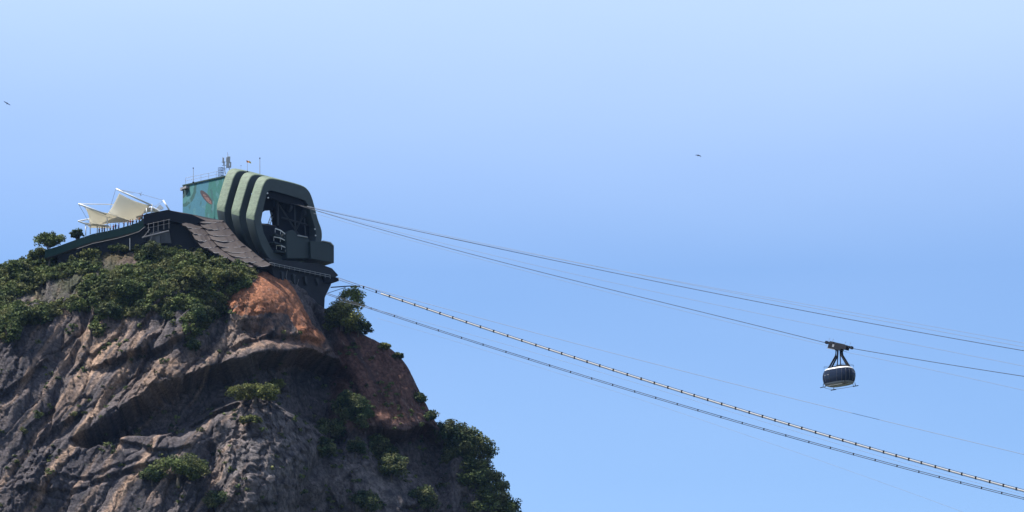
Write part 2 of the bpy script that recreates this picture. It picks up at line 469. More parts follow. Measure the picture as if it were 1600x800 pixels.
idx = np.arange(nr_ * nc_).reshape(nr_, nc_)
faces = np.stack([idx[:-1, :-1], idx[1:, :-1], idx[1:, 1:], idx[:-1, 1:]], -1).reshape(-1, 4)
def fast_mesh(name, verts, faces, n=4):
    me = bpy.data.meshes.new(name)
    me.vertices.add(len(verts)); me.vertices.foreach_set('co', np.asarray(verts, np.float32).ravel())
    me.loops.add(faces.size); me.loops.foreach_set('vertex_index', faces.astype(np.int32).ravel())
    me.polygons.add(len(faces))
    me.polygons.foreach_set('loop_start', np.arange(0, faces.size, n, dtype=np.int32))
    me.update(calc_edges=True); me.validate()
    return me
hill_me = fast_mesh('mountain', P2.reshape(-1, 3), faces)
hill_me.shade_smooth()
hill = bpy.data.objects.new('mountain', hill_me); COL.objects.link(hill)
tag(hill, 'steep granite dome with an orange stained cap and dark overhang', 'mountain', kind='structure')
# stone colours (stains and mineral zones with shapes of their own)
U2, V2 = project(P2)
uw, vw = U + wu, V + wv
def lerp(A, B, t): return A + (np.array(B) - A) * t[..., None]
C = np.zeros(U.shape + (3,)) + np.array([0.150, 0.128, 0.132])
n1 = fbm(U / 50, V / 50, 21.0, 5); n2 = fbm(U / 14, V / 14, 25.0, 4)
C = lerp(C, (0.075, 0.072, 0.085), sstep(-0.1, 0.35, n1) * 0.8)
st = leftw * sstep(0.02, 0.36, fbm(q / 20, r / 260, 31.0, 4))
C = lerp(C, (0.50, 0.34, 0.245), st * 0.95)
st2 = leftw * sstep(0.1, 0.45, fbm(q / 9, r / 200, 41.0, 3))
C = lerp(C, (0.055, 0.052, 0.066), st2 * 0.8)
tan = blob(uw, vw, 140, 530, 30, 50, 30) + blob(uw, vw, 260, 590, 55, 22, -28) + 0.9 * blob(uw, vw, 380, 545, 60, 14, -5)
C = lerp(C, (0.46, 0.30, 0.20), np.clip(tan, 0, 1) * 0.75 * sstep(-0.5, 0.2, n2))
lich = blob(uw, vw, 410, 720, 75, 90) + blob(uw, vw, 590, 770, 50, 50) + 0.7 * blob(uw, vw, 340, 520, 40, 30)
C = lerp(C, (0.32, 0.28, 0.27), np.clip(lich, 0, 1) * 0.75 * sstep(-0.35, 0.25, n2))
brn = blob(uw, vw, 430, 515, 45, 32, 20)
C = lerp(C, (0.34, 0.20, 0.145), np.clip(brn, 0, 1) * 0.8 * sstep(-0.4, 0.15, n2))
uo, vo_ = U + wu * 0.35, V + wv * 0.35
om = inpoly(uo, vo_, [(352, 474), (374, 455), (400, 444), (403, 430), (425, 422), (447, 440), (462, 465), (482, 495), (507, 530), (497, 545), (470, 540), (458, 516), (445, 496), (420, 490), (398, 494), (366, 492)])
om2 = om * sstep(-0.6, -0.05, n2 + 0.3 * n1 + 0.25 * sstep(500, 440, vw))
C = lerp(C, (0.54, 0.215, 0.105), om2 * 0.85)
om3 = blob(uw, vw, 180, 400, 28, 12) + 0.6 * blob(uw, vw, 490, 545, 30, 15)
C = lerp(C, (0.38, 0.20, 0.12), np.clip(om3, 0, 1) * 0.8)
stn = sstep(0.12, 0.4, fbm((u - 0.15 * v) / 6.0, v / 150, 95.0, 4))
C = lerp(C, (0.05, 0.048, 0.06), stn * 0.6 * (1 - om))
C = lerp(C, (0.20, 0.10, 0.08), slabw * 0.85)
C = lerp(C, (0.06, 0.045, 0.05), slabw * sstep(0.1, 0.45, fbm(q2 / 14, r2 / 200, 57.0, 4)) * 0.75)
C = lerp(C, (0.50, 0.36, 0.31), slabw * sstep(0.25, 0.55, fbm(q2 / 9, r2 / 240, 51.0, 3)) * 0.5)
C = lerp(C, (0.30, 0.15, 0.10), 0.6 * blob(uw, vw, 600, 648, 35, 12))
C = C * (1 + 0.45 * n2)[..., None] * (1 + 0.5 * fbm(U / 4, V / 4, 61.0, 2))[..., None]
C = lerp(C, (0.05, 0.06, 0.05), 0.7 * sstep(0.22, 0.42, fbm(U / 9, V / 9, 71.0, 4, 0.65)) * (1 - 0.6 * slabw))
C = lerp(C, (0.42, 0.36, 0.33), 0.6 * sstep(0.28, 0.5, fbm(U / 6, V / 6, 81.0, 4, 0.65)))
# soil and leaf litter under the scrub of the upper slope
soil = sstep(6, 0, S_ - s1) * (colpx < 400) * sstep(-0.3, 0.2, n1 + 0.1)
C = lerp(C, (0.09, 0.10, 0.045), soil * 0.7)
C = np.clip(C * 0.52, 0.008, 0.8)
ca = hill_me.color_attributes.new('stone', 'FLOAT_COLOR', 'POINT')
ca.data.foreach_set('color', np.concatenate([C.reshape(-1, 3), np.ones((C.size // 3, 1))], 1).astype(np.float32).ravel())
rm, nt, b = nodes_mat('granite')
at = nt.nodes.new('ShaderNodeVertexColor'); at.layer_name = 'stone'
t = nt.nodes.new('ShaderNodeTexCoord')
n = nt.nodes.new('ShaderNodeTexNoise'); n.inputs['Scale'].default_value = 1.1; n.inputs['Detail'].default_value = 8; n.inputs['Roughness'].default_value = 0.7
vo = nt.nodes.new('ShaderNodeTexVoronoi'); vo.feature = 'DISTANCE_TO_EDGE'; vo.inputs['Scale'].default_value = 0.35
wn2 = nt.nodes.new('ShaderNodeVectorMath'); wn2.operation = 'ADD'
mr = nt.nodes.new('ShaderNodeMapRange'); mr.inputs[1].default_value = 0.25; mr.inputs[2].default_value = 0.75; mr.inputs[3].default_value = 0.40; mr.inputs[4].default_value = 1.60
ck = nt.nodes.new('ShaderNodeMapRange'); ck.inputs[1].default_value = 0.0; ck.inputs[2].default_value = 0.05; ck.inputs[3].default_value = 0.6; ck.inputs[4].default_value = 1.0
ml = nt.nodes.new('ShaderNodeMath'); ml.operation = 'MULTIPLY'
sc = nt.nodes.new('ShaderNodeVectorMath'); sc.operation = 'SCALE'
bp = nt.nodes.new('ShaderNodeBump'); bp.inputs['Strength'].default_value = 0.9; bp.inputs['Distance'].default_value = 0.9
l = nt.links.new
l(t.outputs['Object'], n.inputs['Vector']); l(t.outputs['Object'], wn2.inputs[0]); l(n.outputs['Color'], wn2.inputs[1]); l(wn2.outputs[0], vo.inputs['Vector'])
l(n.outputs[0], mr.inputs[0]); l(vo.outputs['Distance'], ck.inputs[0]); l(mr.outputs[0], ml.inputs[0]); l(ck.outputs[0], ml.inputs[1])
l(at.outputs[0], sc.inputs[0]); l(ml.outputs[0], sc.inputs['Scale']); l(sc.outputs[0], b.inputs['Base Color'])
l(n.outputs[0], bp.inputs['Height']); l(bp.outputs[0], b.inputs['Normal'])
b.inputs['Roughness'].default_value = 0.9; b.inputs['Specular IOR Level'].default_value = 0.15
hill_me.materials.append(rm)

BV = BVHTree.FromPolygons([tuple(p) for p in P2.reshape(-1, 3)], [tuple(f) for f in faces.tolist()])
def hit(px, py):
    d = ray(px, py).normalized()
    r_ = BV.ray_cast(CAM, d, 3000)
    return (r_[0], r_[1]) if r_[0] is not None else (atY(px, py, YR), Vector((0, -1, 0)))
def ground_at(x, y):
    r_ = BV.ray_cast(Vector((x, y, 600)), Vector((0, 0, -1)), 1200)
    return r_[0]

# ground sheet to the horizon
gmat = mat('forest_floor', (0.05, 0.06, 0.035), 0.95, 0.35, 0.02)
g = MB(); g.add([(-6000, -6000, 0), (6000, -6000, 0), (6000, 6000, 0), (-6000, 6000, 0)], [[0, 1, 2, 3]])
tag(g.build('ground', gmat, origin=(0, 0, 0)), 'flat dark ground at the foot of the mountain', 'ground', kind='structure')

# ------------------------------------------------------------------ foliage
def leaf_cloud(blobs, dens=38, size=(0.22, 0.42), flat=0.0, seed=0):
    """blobs: (centre, (rx,ry,rz), tint) -> verts, faces, tint"""
    rg = np.random.default_rng(seed)
    cs, ns, ts, ss = [], [], [], []
    for (c, rr, tn) in blobs:
        rr = np.array(rr)
        k_ = int(dens * (rr[0] * rr[1] + rr[1] * rr[2] + rr[0] * rr[2]) * 1.25) + 10
        d = rg.normal(size=(k_, 3)); d /= np.linalg.norm(d, axis=1)[:, None]
        rad = np.where(rg.random(k_) < 0.72, rg.uniform(0.82, 1.06, k_), rg.uniform(0.2, 0.85, k_))
        bump_ = 1 + 0.28 * noise(d[:, 0] * 2.2 + c[0], d[:, 1] * 2.2 + c[1], d[:, 2] * 2.2 + c[2])
        rad = rad * bump_
        cs.append(np.array(c) + d * rr * rad[:, None])
        nn = d * 0.65 + rg.normal(size=(k_, 3)) * 0.55 + np.array([0, 0, 0.35])
        ns.append(nn / np.linalg.norm(nn, axis=1)[:, None])
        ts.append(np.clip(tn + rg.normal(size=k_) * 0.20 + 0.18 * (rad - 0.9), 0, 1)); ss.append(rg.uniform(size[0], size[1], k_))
    c = np.concatenate(cs); n_ = np.concatenate(ns); tn = np.concatenate(ts); s_ = np.concatenate(ss)
    a = rg.normal(size=c.shape); t1 = np.cross(n_, a); t1 /= np.linalg.norm(t1, axis=1)[:, None] + 1e-9
    t2 = np.cross(n_, t1)
    t1 = t1 * s_[:, None] * 0.62; t2 = t2 * s_[:, None] * rg.uniform(0.3, 0.5, len(c))[:, None]
    vs = np.stack([c - t1, c + t2 - t1 * 0.1, c + t1, c - t2 + t1 * 0.15], 1).reshape(-1, 3)
    fs = np.arange(len(vs)).reshape(-1, 4)
    return vs, fs, tn
def leaf_object(name, blobs, mt, parent=None, dens=38, size=(0.22, 0.42), seed=0):
    vs, fs, tn = leaf_cloud(blobs, dens, size, seed=seed)
    o0 = np.array(parent_loc(parent)) if parent else vs.mean(0)
    me = fast_mesh(name, vs - o0, fs)
    a = me.attributes.new('tint', 'FLOAT', 'FACE'); a.data.foreach_set('value', tn.astype(np.float32))
    me.materials.append(mt)
    ob = bpy.data.objects.new(name, me); COL.objects.link(ob)
    if parent: ob.parent = parent
    else: ob.location = o0
    return ob
def crown_blobs(c, rr, n_, rs, tn=0.4, rg=random):
    out = []
    for i in range(n_):
        th, ph = rg.uniform(0, 2 * math.pi), math.acos(rg.uniform(-0.75, 1))
        k_ = rg.uniform(0.45, 0.95)
        o = Vector((rr[0] * math.sin(ph) * math.cos(th), rr[1] * math.sin(ph) * math.sin(th), rr[2] * math.cos(ph))) * k_
        s_ = rs * rg.uniform(0.6, 1.25)
        out.append((tuple(Vector(c) + o), (s_ * rg.uniform(0.9, 1.3), s_ * rg.uniform(0.9, 1.3), s_ * rg.uniform(0.6, 0.9)), tn + rg.uniform(-0.28, 0.28)))
    return out
def plant(name, px, py, wpx, hpx, label, cat, group=None, mt='leaf', tn=0.4, trunk=True, y=None, n=None, size=(0.30, 0.62), dens=17, rs=None, loose=1.0):
    """crown centred on photo position, rooted on the slope beneath it"""
    P0 = hit(px, min(py + hpx * 0.45, 900))[0] if y is None else atY(px, py + hpx * 0.5, y)
    yc = P0.y - 0.3 if y is None else y
    c = atY(px, py, yc)
    sc_ = yc / F * 1.03
    rx, rz = wpx / 2 * sc_, hpx / 2 * sc_
    gpt = ground_at(c.x, yc + 0.3)
    base = Vector((c.x, yc, min(gpt.z if gpt else P0.z, c.z - rz * 0.4)))
    root = empty(name, base, label, cat, group)
    rg = random.Random(int(px * 31 + py * 7))
    rs = rs or max(0.55, min(rx, rz) * 0.42)
    n = n or int(10 + 16 * (rx * rz) / (rs * rs) * 0.25)
    bl = crown_blobs(c, (rx * 0.86, max(rx * 0.7, 0.8), rz * 0.84), n, rs * 0.85, tn, rg)
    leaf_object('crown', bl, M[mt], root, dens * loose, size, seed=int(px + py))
    mb = MB()
    top = c + Vector((0, 0, rz * 0.3))
    mb.tube([base - Vector((0, 0, 0.6)), base.lerp(c, 0.5) + Vector((rg.uniform(-.2, .2), 0, 0)), top], max(0.12, rx * 0.07), 7, 0.04)
    for i in range(6 if trunk else 4):
        e = Vector(bl[i % len(bl)][0])
        s0 = base.lerp(c, rg.uniform(0.3, 0.9))
        mb.tube([s0, s0.lerp(e, 0.5) + Vector((0, 0, 0.2)), e], max(0.06, rx * 0.03), 5, 0.02)
    mb.build('trunk' if trunk else 'stem', M['bark'], root)
    return root

# dense scrub over the crest and upper slope (one uncountable mass)
INC = [
    [(-60, 412), (0, 398), (30, 388), (60, 380), (100, 384), (140, 388), (160, 398), (150, 425), (105, 438), (60, 455), (25, 470), (60, 480), (105, 475), (140, 440), (170, 428), (215, 410),
     (205, 388), (225, 380), (262, 384), (290, 398), (330, 404), (370, 412), (400, 426), (404, 440), (385, 450), (365, 458), (350, 478), (362, 490), (340, 498), (318, 512), (292, 545), (286, 512), (262, 498), (245, 488), (225, 492),
     (190, 500), (172, 512), (158, 528), (148, 512), (148, 488), (110, 488), (72, 508), (40, 524), (0, 545), (-60, 560)],
]
EXC = [[(160, 420), (150, 400), (172, 390), (205, 390), (214, 400), (200, 412), (175, 428)],
       [(22, 470), (60, 450), (112, 430), (140, 428), (118, 462), (75, 476), (40, 480)]]
inf = (U2 > -70) & (U2 < 840)
vm = np.zeros(U2.shape, bool)
for p_ in INC: vm |= inpoly(U2 + wu * 0.5, V2 + wv * 0.4, p_)
for p_ in EXC: vm &= ~inpoly(U2 + wu * 0.15, V2 + wv * 0.15 - 3, p_) & ~inpoly(U2, V2, p_)
vm &= (S_ > 0.5)
cand = np.argwhere(vm)
pick = cand[rng.choice(len(cand), 1700, replace=False)]
bl = []
for (i, j) in pick:
    p_ = P2[i, j]; r0 = float(rng.uniform(0.5, 1.35))
    tn = 0.42 + 0.45 * float(noise(U2[i, j] / 45, V2[i, j] / 30, 77.0)) + float(rng.uniform(-0.16, 0.16))
    nn = N[i, j]
    bl.append((tuple(p_ + nn * r0 * 0.35 + np.array([0, 0, r0 * 0.35])), (r0 * rng.uniform(0.9, 1.5), r0 * rng.uniform(0.9, 1.3), r0 * rng.uniform(0.6, 1.0)), tn))
    if rng.random() < 0.6:
        for q_ in range(2):
            o = rng.normal(size=3) * r0 * 0.6; o[2] = abs(o[2]); o[1] -= 0.3
            r1 = r0 * 0.45
            bl.append((tuple(p_ + o + np.array([0, 0, r0 * 0.6])), (r1, r1, r1 * 0.8), tn + 0.12))
tc_ = np.argwhere((U2 > -20) & (U2 < 720) & (V2 > 470) & (V2 < 830) & ~vm & ~om & (fbm(U2 / 30, V2 / 30, 91.0, 3) > 0.12 - 0.15 * (U2 > 460) * (V2 > 590)) & (S_ > 6))
for (i, j) in tc_[rng.choice(len(tc_), 420, replace=False)]:
    p_ = P2[i, j]; r0 = float(rng.uniform(0.25, 0.75))
    bl.append((tuple(p_ + N[i, j] * r0 * 0.2), (r0 * rng.uniform(0.9, 1.8), r0, r0 * rng.uniform(0.5, 0.9)), float(rng.uniform(0.1, 0.7))))
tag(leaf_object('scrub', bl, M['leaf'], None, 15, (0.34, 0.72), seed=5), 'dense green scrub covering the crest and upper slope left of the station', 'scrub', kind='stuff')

gm_ = np.argwhere(~inpoly(U2, V2, EXC[0]) & ~inpoly(U2, V2, EXC[1]) & (vm | (inpoly(U2, V2, [(0, 400), (100, 385), (210, 380), (400, 420), (395, 450), (330, 500), (250, 490), (110, 480), (0, 500)]) & (fbm(U2 / 20, V2 / 14, 99.0, 3) > 0.05))) & (S_ > 0.5))
gb = []
for (i, j) in gm_[rng.choice(len(gm_), 1500, replace=False)]:
    p_ = P2[i, j]; r0 = float(rng.uniform(0.3, 0.75)); k_ = 0.45 + 0.5 * float(noise(U2[i, j] / 60, V2[i, j] / 25, 177.0))
    if k_ < 0.4: continue
    gb.append((tuple(p_ + np.array([0, -0.2, r0 * rng.uniform(0.4, 1.6)])), (r0 * 1.3, r0 * 1.1, r0 * 0.8), k_))
tag(leaf_object('grass', gb, M['leaf_olive'], None, 20, (0.25, 0.55), seed=6), 'yellow green grass and low herbs growing through the scrub', 'grass', kind='stuff')

plants = [
 # px, py, w, h, label, cat, mat, tint, trunk
 ('tree', 78, 376, 62, 30, 'broad bright green tree on the skyline left of the terrace', 'tree', 'leaf', 0.6, True),
 ('tree', 120, 366, 26, 20, 'small dark tree rising behind the left end of the green terrace fence', 'tree', 'leaf_dark', 0.4, True),
 ('shrub', 60, 398, 44, 24, 'rounded shrub below the skyline tree near the left edge', 'shrub', 'leaf', 0.45, False),
 ('shrub', 28, 420, 50, 26, 'wide shrub at the far left of the crest', 'shrub', 'leaf', 0.35, False),
 ('shrub', 44, 436, 34, 26, 'darkest round shrub above the bare brown slab on the left shoulder', 'shrub', 'leaf_dark', 0.4, False),
 ('shrub', 140, 398, 48, 22, 'pale olive shrub just under the green terrace fence', 'shrub', 'leaf_olive', 0.4, False),
 ('shrub', 240, 394, 52, 34, 'large dark shrub below the concrete pillar of the lower building', 'shrub', 'leaf_dark', 0.55, False),
 ('shrub', 298, 432, 56, 34, 'olive topped shrub in the middle of the upper slope', 'shrub', 'leaf_olive', 0.25, False),
 ('shrub', 360, 432, 66, 38, 'broad olive shrub beside the orange rock cap', 'shrub', 'leaf_olive', 0.3, False),
 ('shrub', 200, 452, 60, 40, 'mid green shrub below the orange brown boulder', 'shrub', 'leaf', 0.45, False),
 ('shrub', 170, 486, 40, 34, 'dark shrub hanging over the top of the tan streaked slab', 'shrub', 'leaf_dark', 0.5, False),
 ('shrub', 314, 492, 50, 44, 'dark shrub filling the gully above the grey rock face', 'shrub', 'leaf_dark', 0.45, False),
 ('shrub', 40, 492, 62, 36, 'low bushy shrub at the foot of the left shoulder scrub', 'shrub', 'leaf', 0.3, False),
 ('tree', 548, 470, 52, 48, 'open crowned tree standing against the sky right of the concrete pier', 'tree', 'leaf', 0.75, True),
 ('shrub', 534, 498, 76, 56, 'dense bright bush in front of the open tree beside the pier', 'shrub', 'leaf_olive', 0.35, False),
 ('shrub', 560, 512, 54, 26, 'low bush on the rim of the reddish slab', 'shrub', 'leaf', 0.3, False),
 ('shrub', 600, 541, 26, 10, 'thin dry tuft on the skyline of the reddish slab', 'shrub', 'leaf_olive', 0.5, False),
 ('shrub', 398, 614, 86, 28, 'wide yellow green shrub growing on the ledge above the grey buttress', 'shrub', 'leaf_olive', 0.4, False),
 ('shrub', 392, 656, 38, 16, 'small yellow green tuft on the face of the grey buttress', 'shrub', 'leaf_olive', 0.4, False),
 ('shrub', 278, 734, 100, 42, 'big spreading shrub at the foot of the dark overhang', 'shrub', 'leaf', 0.55, False),
 ('shrub', 238, 744, 40, 22, 'small shrub at the left end of the big one under the overhang', 'shrub', 'leaf_dark', 0.6, False),
 ('shrub', 340, 782, 40, 28, 'dark shrub at the bottom edge below the grey buttress', 'shrub', 'leaf_dark', 0.5, False),
 ('tree', 556, 648, 44, 56, 'tall dark tree growing in the cleft of the cliff', 'tree', 'leaf_dark', 0.6, True),
 ('shrub', 514, 672, 50, 34, 'dark shrub left of the tall cleft tree', 'shrub', 'leaf_dark', 0.5, False),
 ('shrub', 592, 700, 44, 40, 'shrub right of the cleft below the reddish slab', 'shrub', 'leaf', 0.3, False),
 ('shrub', 556, 700, 30, 26, 'small shrub directly under the tall cleft tree', 'shrub', 'leaf_dark', 0.5, False),
 ('shrub', 572, 784, 50, 36, 'dark shrub at the bottom edge on the pale rock knob', 'shrub', 'leaf_dark', 0.5, False),
 ('shrub', 540, 628, 46, 34, 'upper dark shrub hugging the cliff above the cleft tree', 'shrub', 'leaf', 0.35, False),
 ('shrub', 584, 668, 40, 30, 'green shrub tucked under the lower edge of the reddish slab', 'shrub', 'leaf', 0.4, False),
 ('shrub', 500, 700, 44, 34, 'dark shrub in the shaded hollow right of the grey buttress', 'shrub', 'leaf_dark', 0.6, False),
 ('shrub', 612, 730, 44, 40, 'loose shrub in the dark wall left of the wooded flank', 'shrub', 'leaf_dark', 0.6, False),
 ('shrub', 430, 600, 40, 20, 'yellowish tuft at the right end of the ledge above the buttress', 'shrub', 'leaf_olive', 0.6, False),
 ('shrub', 660, 780, 44, 40, 'dark shrub at the bottom edge beside the wooded flank', 'shrub', 'leaf_dark', 0.5, False),
 ('shrub', 622, 556, 20, 10, 'tiny dark tuft on the skyline where the reddish slab steepens', 'shrub', 'leaf_dark', 0.5, False),
 ('shrub', 655, 622, 18, 16, 'small dark tuft on the steep skyline halfway down the reddish slab', 'shrub', 'leaf_dark', 0.5, False),
 ('shrub', 672, 650, 20, 18, 'small bush on the skyline just above the wooded flank', 'shrub', 'leaf_dark', 0.6, False),
 ('shrub', 106, 394, 52, 18, 'low olive shrub hiding the foot of the terrace wall near its left end', 'shrub', 'leaf_olive', 0.4, False),
 ('shrub', 186, 389, 40, 14, 'low shrub against the dark wall above the orange brown boulder', 'shrub', 'leaf', 0.5, False),
 ('shrub', 302, 540, 26, 22, 'small dark tuft under the gully scrub', 'shrub', 'leaf_dark', 0.4, False),
]
for p_ in plants:
    nm, px, py, w, h, lb, ct, mt_, tn, tk = p_
    if py > 600: w, h = w * 1.2, h * 1.2
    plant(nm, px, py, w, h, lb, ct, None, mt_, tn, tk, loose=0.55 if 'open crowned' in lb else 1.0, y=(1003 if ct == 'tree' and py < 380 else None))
flank = [(700, 676, 40, 34), (726, 684, 46, 38), (752, 704, 44, 40), (716, 712, 40, 44), (742, 738, 50, 44), (768, 756, 40, 40), (722, 758, 44, 50), (756, 786, 60, 44), (790, 792, 40, 40), (725, 800, 50, 40)]
fl = ['topmost tree of the wooded right flank, against the reddish slab', 'high crowned tree on the skyline of the right flank', 'outermost skyline tree halfway down the right flank', 'inner tree close to the cliff below the topmost flank tree',
      'broad tree in the middle of the wooded right flank', 'skyline tree low on the right flank', 'inner dark tree low beside the cliff on the right flank', 'wide tree at the bottom edge of the right flank',
      'rightmost tree of the mountain at the bottom edge', 'lowest inner tree of the right flank at the bottom edge']
for (px, py, w, h), lb in zip(flank, fl):
    P0 = atY(px, py, 1004)
    plant('tree', px - 2, py, w * 1.3, h * 1.35, lb, 'tree', 'trees on the right flank', 'leaf_dark' if px < 735 else 'leaf', 0.45, True, y=1003, n=34, dens=18)

# ------------------------------------------------------------------ station frame
TH = R(40)
A = Vector((math.sin(TH), -math.cos(TH), 0)); B = Vector((math.cos(TH), math.sin(TH), 0)); UP = Vector((0, 0, 1))
O = atY(450, 345, 1000)
def pl(px, py, off=0.0):            # point on the ring plane moved `off` metres forward along the ropeway
    return atplane(px, py, O + A * off, A)
station = empty('cable_car_station', Vector((O.x, O.y, pl(450, 412).z)), 'green cable car station of three rounded hexagonal ribs on the cliff top', 'station')
OUT = [(396.8, 344), (400, 326), (406.5, 303), (412.5, 286), (421, 278.5), (440, 281), (470, 289), (482, 297), (489, 312), (497, 342), (503, 360), (503, 376), (498, 392), (486, 405), (460, 412), (435, 412), (418, 402), (404, 374)]
INN = [(408, 344), (411.5, 325), (417, 303), (418.5, 299), (424, 297.5), (445, 303), (468, 310), (477, 313.5), (482, 321), (488, 342), (493, 358), (494, 371), (491, 386), (480, 397), (460, 401), (440, 400), (425, 390), (412, 364)]
def smooth_closed(pts, sub=3):
    n_ = len(pts); out = []
    for i in range(n_):
        p0, p1, p2, p3 = [pts[(i + k_) % n_] for k_ in (-1, 0, 1, 2)]
        for s_ in range(sub):
            t_ = s_ / sub
            out.append(0.5 * ((2 * p1) + (p2 - p0) * t_ + (2 * p0 - 5 * p1 + 4 * p2 - p3) * t_ * t_ + (3 * p1 - p0 - 3 * p2 + p3) * t_ ** 3))
    return out
outp = smooth_closed([pl(*p_) for p_ in OUT]); innp = [pl(*INN[i]).lerp(pl(*INN[(i + 1) % len(INN)]), s_ / 3) for i in range(len(INN)) for s_ in range(3)]
cen = sum(outp, Vector()) / len(outp)
back = (-A * 6.8 + UP * 2.5)
bk = back.normalized()
E_ = 4.0
def make_rib():
    secs = [(0.0, 0.28), (0.07, 0.09), (0.28, 0.0), (E_ - 0.28, 0.0), (E_ - 0.07, 0.09), (E_, 0.28)]
    mb = MB(); rows = []
    def ins(p, q_, d): return p + (q_ - p).normalized() * d
    for e, d in secs: rows.append([ins(p, q_, d) + bk * e for p, q_ in zip(outp, innp)])
    for e in (E_, 0.0): rows.append([q_ + bk * e for q_ in innp])
    rows.append(rows[0])
    mb.grid(rows, closed=True)
    return mb
M['front'] = mat('shaded_green_steel', (0.042, 0.055, 0.056), 0.7, 0.2, 0.5)  # darkened rib green: shade of the front and inner faces put into the colour
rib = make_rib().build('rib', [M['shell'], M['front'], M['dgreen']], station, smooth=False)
nr_rib = len(outp)
for i_, p_ in enumerate(rib.data.polygons): p_.use_smooth = (i_ // nr_rib) < 5
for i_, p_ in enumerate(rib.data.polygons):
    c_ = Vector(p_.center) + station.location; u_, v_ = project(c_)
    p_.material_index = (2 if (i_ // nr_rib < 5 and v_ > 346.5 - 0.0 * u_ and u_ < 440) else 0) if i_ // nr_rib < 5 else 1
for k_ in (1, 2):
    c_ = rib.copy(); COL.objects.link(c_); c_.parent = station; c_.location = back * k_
# bracing floor joining the ribs underneath, machine hall, platforms
def solid(name, poly, off, depth, mt, parent=station, bevel=0.15, direction=None, label=None):
    mb = MB(); mb.prism([pl(x_, y_, off) for x_, y_ in poly], (direction or -A) * depth)
    return mb.build(name, mt, parent, bevel=bevel, label=label)
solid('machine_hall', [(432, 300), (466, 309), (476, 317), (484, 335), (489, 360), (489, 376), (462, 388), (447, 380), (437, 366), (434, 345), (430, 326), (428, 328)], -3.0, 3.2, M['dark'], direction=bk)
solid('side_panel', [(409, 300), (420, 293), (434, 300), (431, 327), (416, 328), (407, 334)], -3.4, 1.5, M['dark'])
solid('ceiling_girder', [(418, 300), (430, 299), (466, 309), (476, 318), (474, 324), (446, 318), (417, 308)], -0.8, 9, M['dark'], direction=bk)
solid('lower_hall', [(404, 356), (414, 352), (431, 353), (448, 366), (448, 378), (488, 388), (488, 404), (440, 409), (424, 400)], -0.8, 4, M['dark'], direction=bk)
M['mach'] = mat('worn_machine_paint', (0.022, 0.027, 0.034), 0.7, 0.3, 0.8)
for (x0, y0, x1, y1) in [(436, 320, 470, 372), (478, 330, 452, 378), (440, 340, 482, 352), (434, 306, 434, 352), (460, 312, 462, 370), (474, 320, 478, 372)]:
    MB().tube([pl(x0, y0, -2.4), pl(x1, y1, -2.0)], 0.28, 4).build('brace', M['mach'], station)
for (x_, y_) in [(452, 322), (474, 331)]:
    MB().tube([pl(x_, y_ + 3, -2.2) - B * .35, pl(x_, y_ + 3, -2.2) + B * .35], 1.1, 16).build('sheave_wheel', M['mach'], station)
for k_ in range(4):
    solid('deck_bracket', [(440 + 18 * k_, 424 + 3.6 * k_), (444 + 18 * k_, 425 + 3.6 * k_), (444 + 18 * k_, 446), (441 + 18 * k_, 440)], 2.4, 1.5, M['mach'], bevel=0.03)
mb = MB()
for (x0, y0, x1, y1) in [(418, 352, 426, 330), (421, 353, 429, 331)]:
    mb.tube([pl(x0, y0, -5), pl(x1, y1, -5)], 0.12)
for k_ in range(6):
    t_ = k_ / 5.0; mb.tube([pl(418 + 8 * t_, 352 - 22 * t_, -5), pl(421 + 8 * t_, 353 - 22 * t_, -5)], 0.07)
mb.build('stair_truss', M['grey'], station)
for (x0, y0, x1, y1) in [(430, 357, 447, 366), (428, 370, 448, 377), (432, 383, 448, 388)]:
    mb = MB()
    pts = [pl(x0, y0, 0.5), pl((x0 + x1) / 2, (y0 + y1) / 2 - 1.5, 1.3), pl(x1 - 2, y1 - 1, 1.5), pl(x1, y1 + 3, 1.3)]
    mb.tube(pts, 0.13)
    for k_ in range(len(pts)): mb.tube([pts[k_], pts[k_] - UP * 1.1], 0.05)
    mb.build('balcony_rail', M['white'], station)
    solid('balcony', [(x0, y0 + 7), (x1 - 2, y1 + 6), (x1, y1 + 9), (x0, y0 + 10)], 1.4, 6, M['dgreen'])
solid('cabin_dock', [(447, 366), (452, 360), (458, 359), (464, 366), (480, 370), (484.5, 377), (484.5, 404), (449, 404)], 2.2, 7, M['dgreen'], bevel=0.18)
solid('dock_roof', [(466, 366.5), (481, 370), (482, 371.5), (466, 368.5)], 2.6, 6, M['grey'])
solid('control_room', [(485, 377), (504, 377), (517, 379), (522, 385), (522, 411), (486, 404)], 3.2, 6.5, M['dgreen'], bevel=0.1)
solid('control_room_roof', [(505, 375.5), (517, 378), (522.5, 384), (521, 384), (516, 379.5), (505, 377)], 3.5, 7, M['grey'], bevel=0.05)
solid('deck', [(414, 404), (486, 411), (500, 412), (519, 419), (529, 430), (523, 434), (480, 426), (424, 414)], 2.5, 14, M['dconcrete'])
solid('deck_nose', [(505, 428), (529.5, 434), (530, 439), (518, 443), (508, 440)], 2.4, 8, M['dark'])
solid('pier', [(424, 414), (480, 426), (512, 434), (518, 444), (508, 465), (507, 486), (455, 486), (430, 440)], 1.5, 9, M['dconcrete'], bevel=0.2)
mb = MB()
for k_ in range(13):
    t_ = k_ / 12.0; x_, y_ = 421 + 95 * t_, 409.5 + 20 * t_
    mb.tube([pl(x_, y_ + 6, 3.0), pl(x_, y_, 3.0)], 0.045, 4)
mb.tube([pl(421, 410, 3.0), pl(516, 430, 3.0)], 0.06, 5); mb.tube([pl(421, 413, 3.0), pl(516, 433, 3.0)], 0.05, 5)
mb.build('deck_railing', M['grey'], station)
mb = MB()
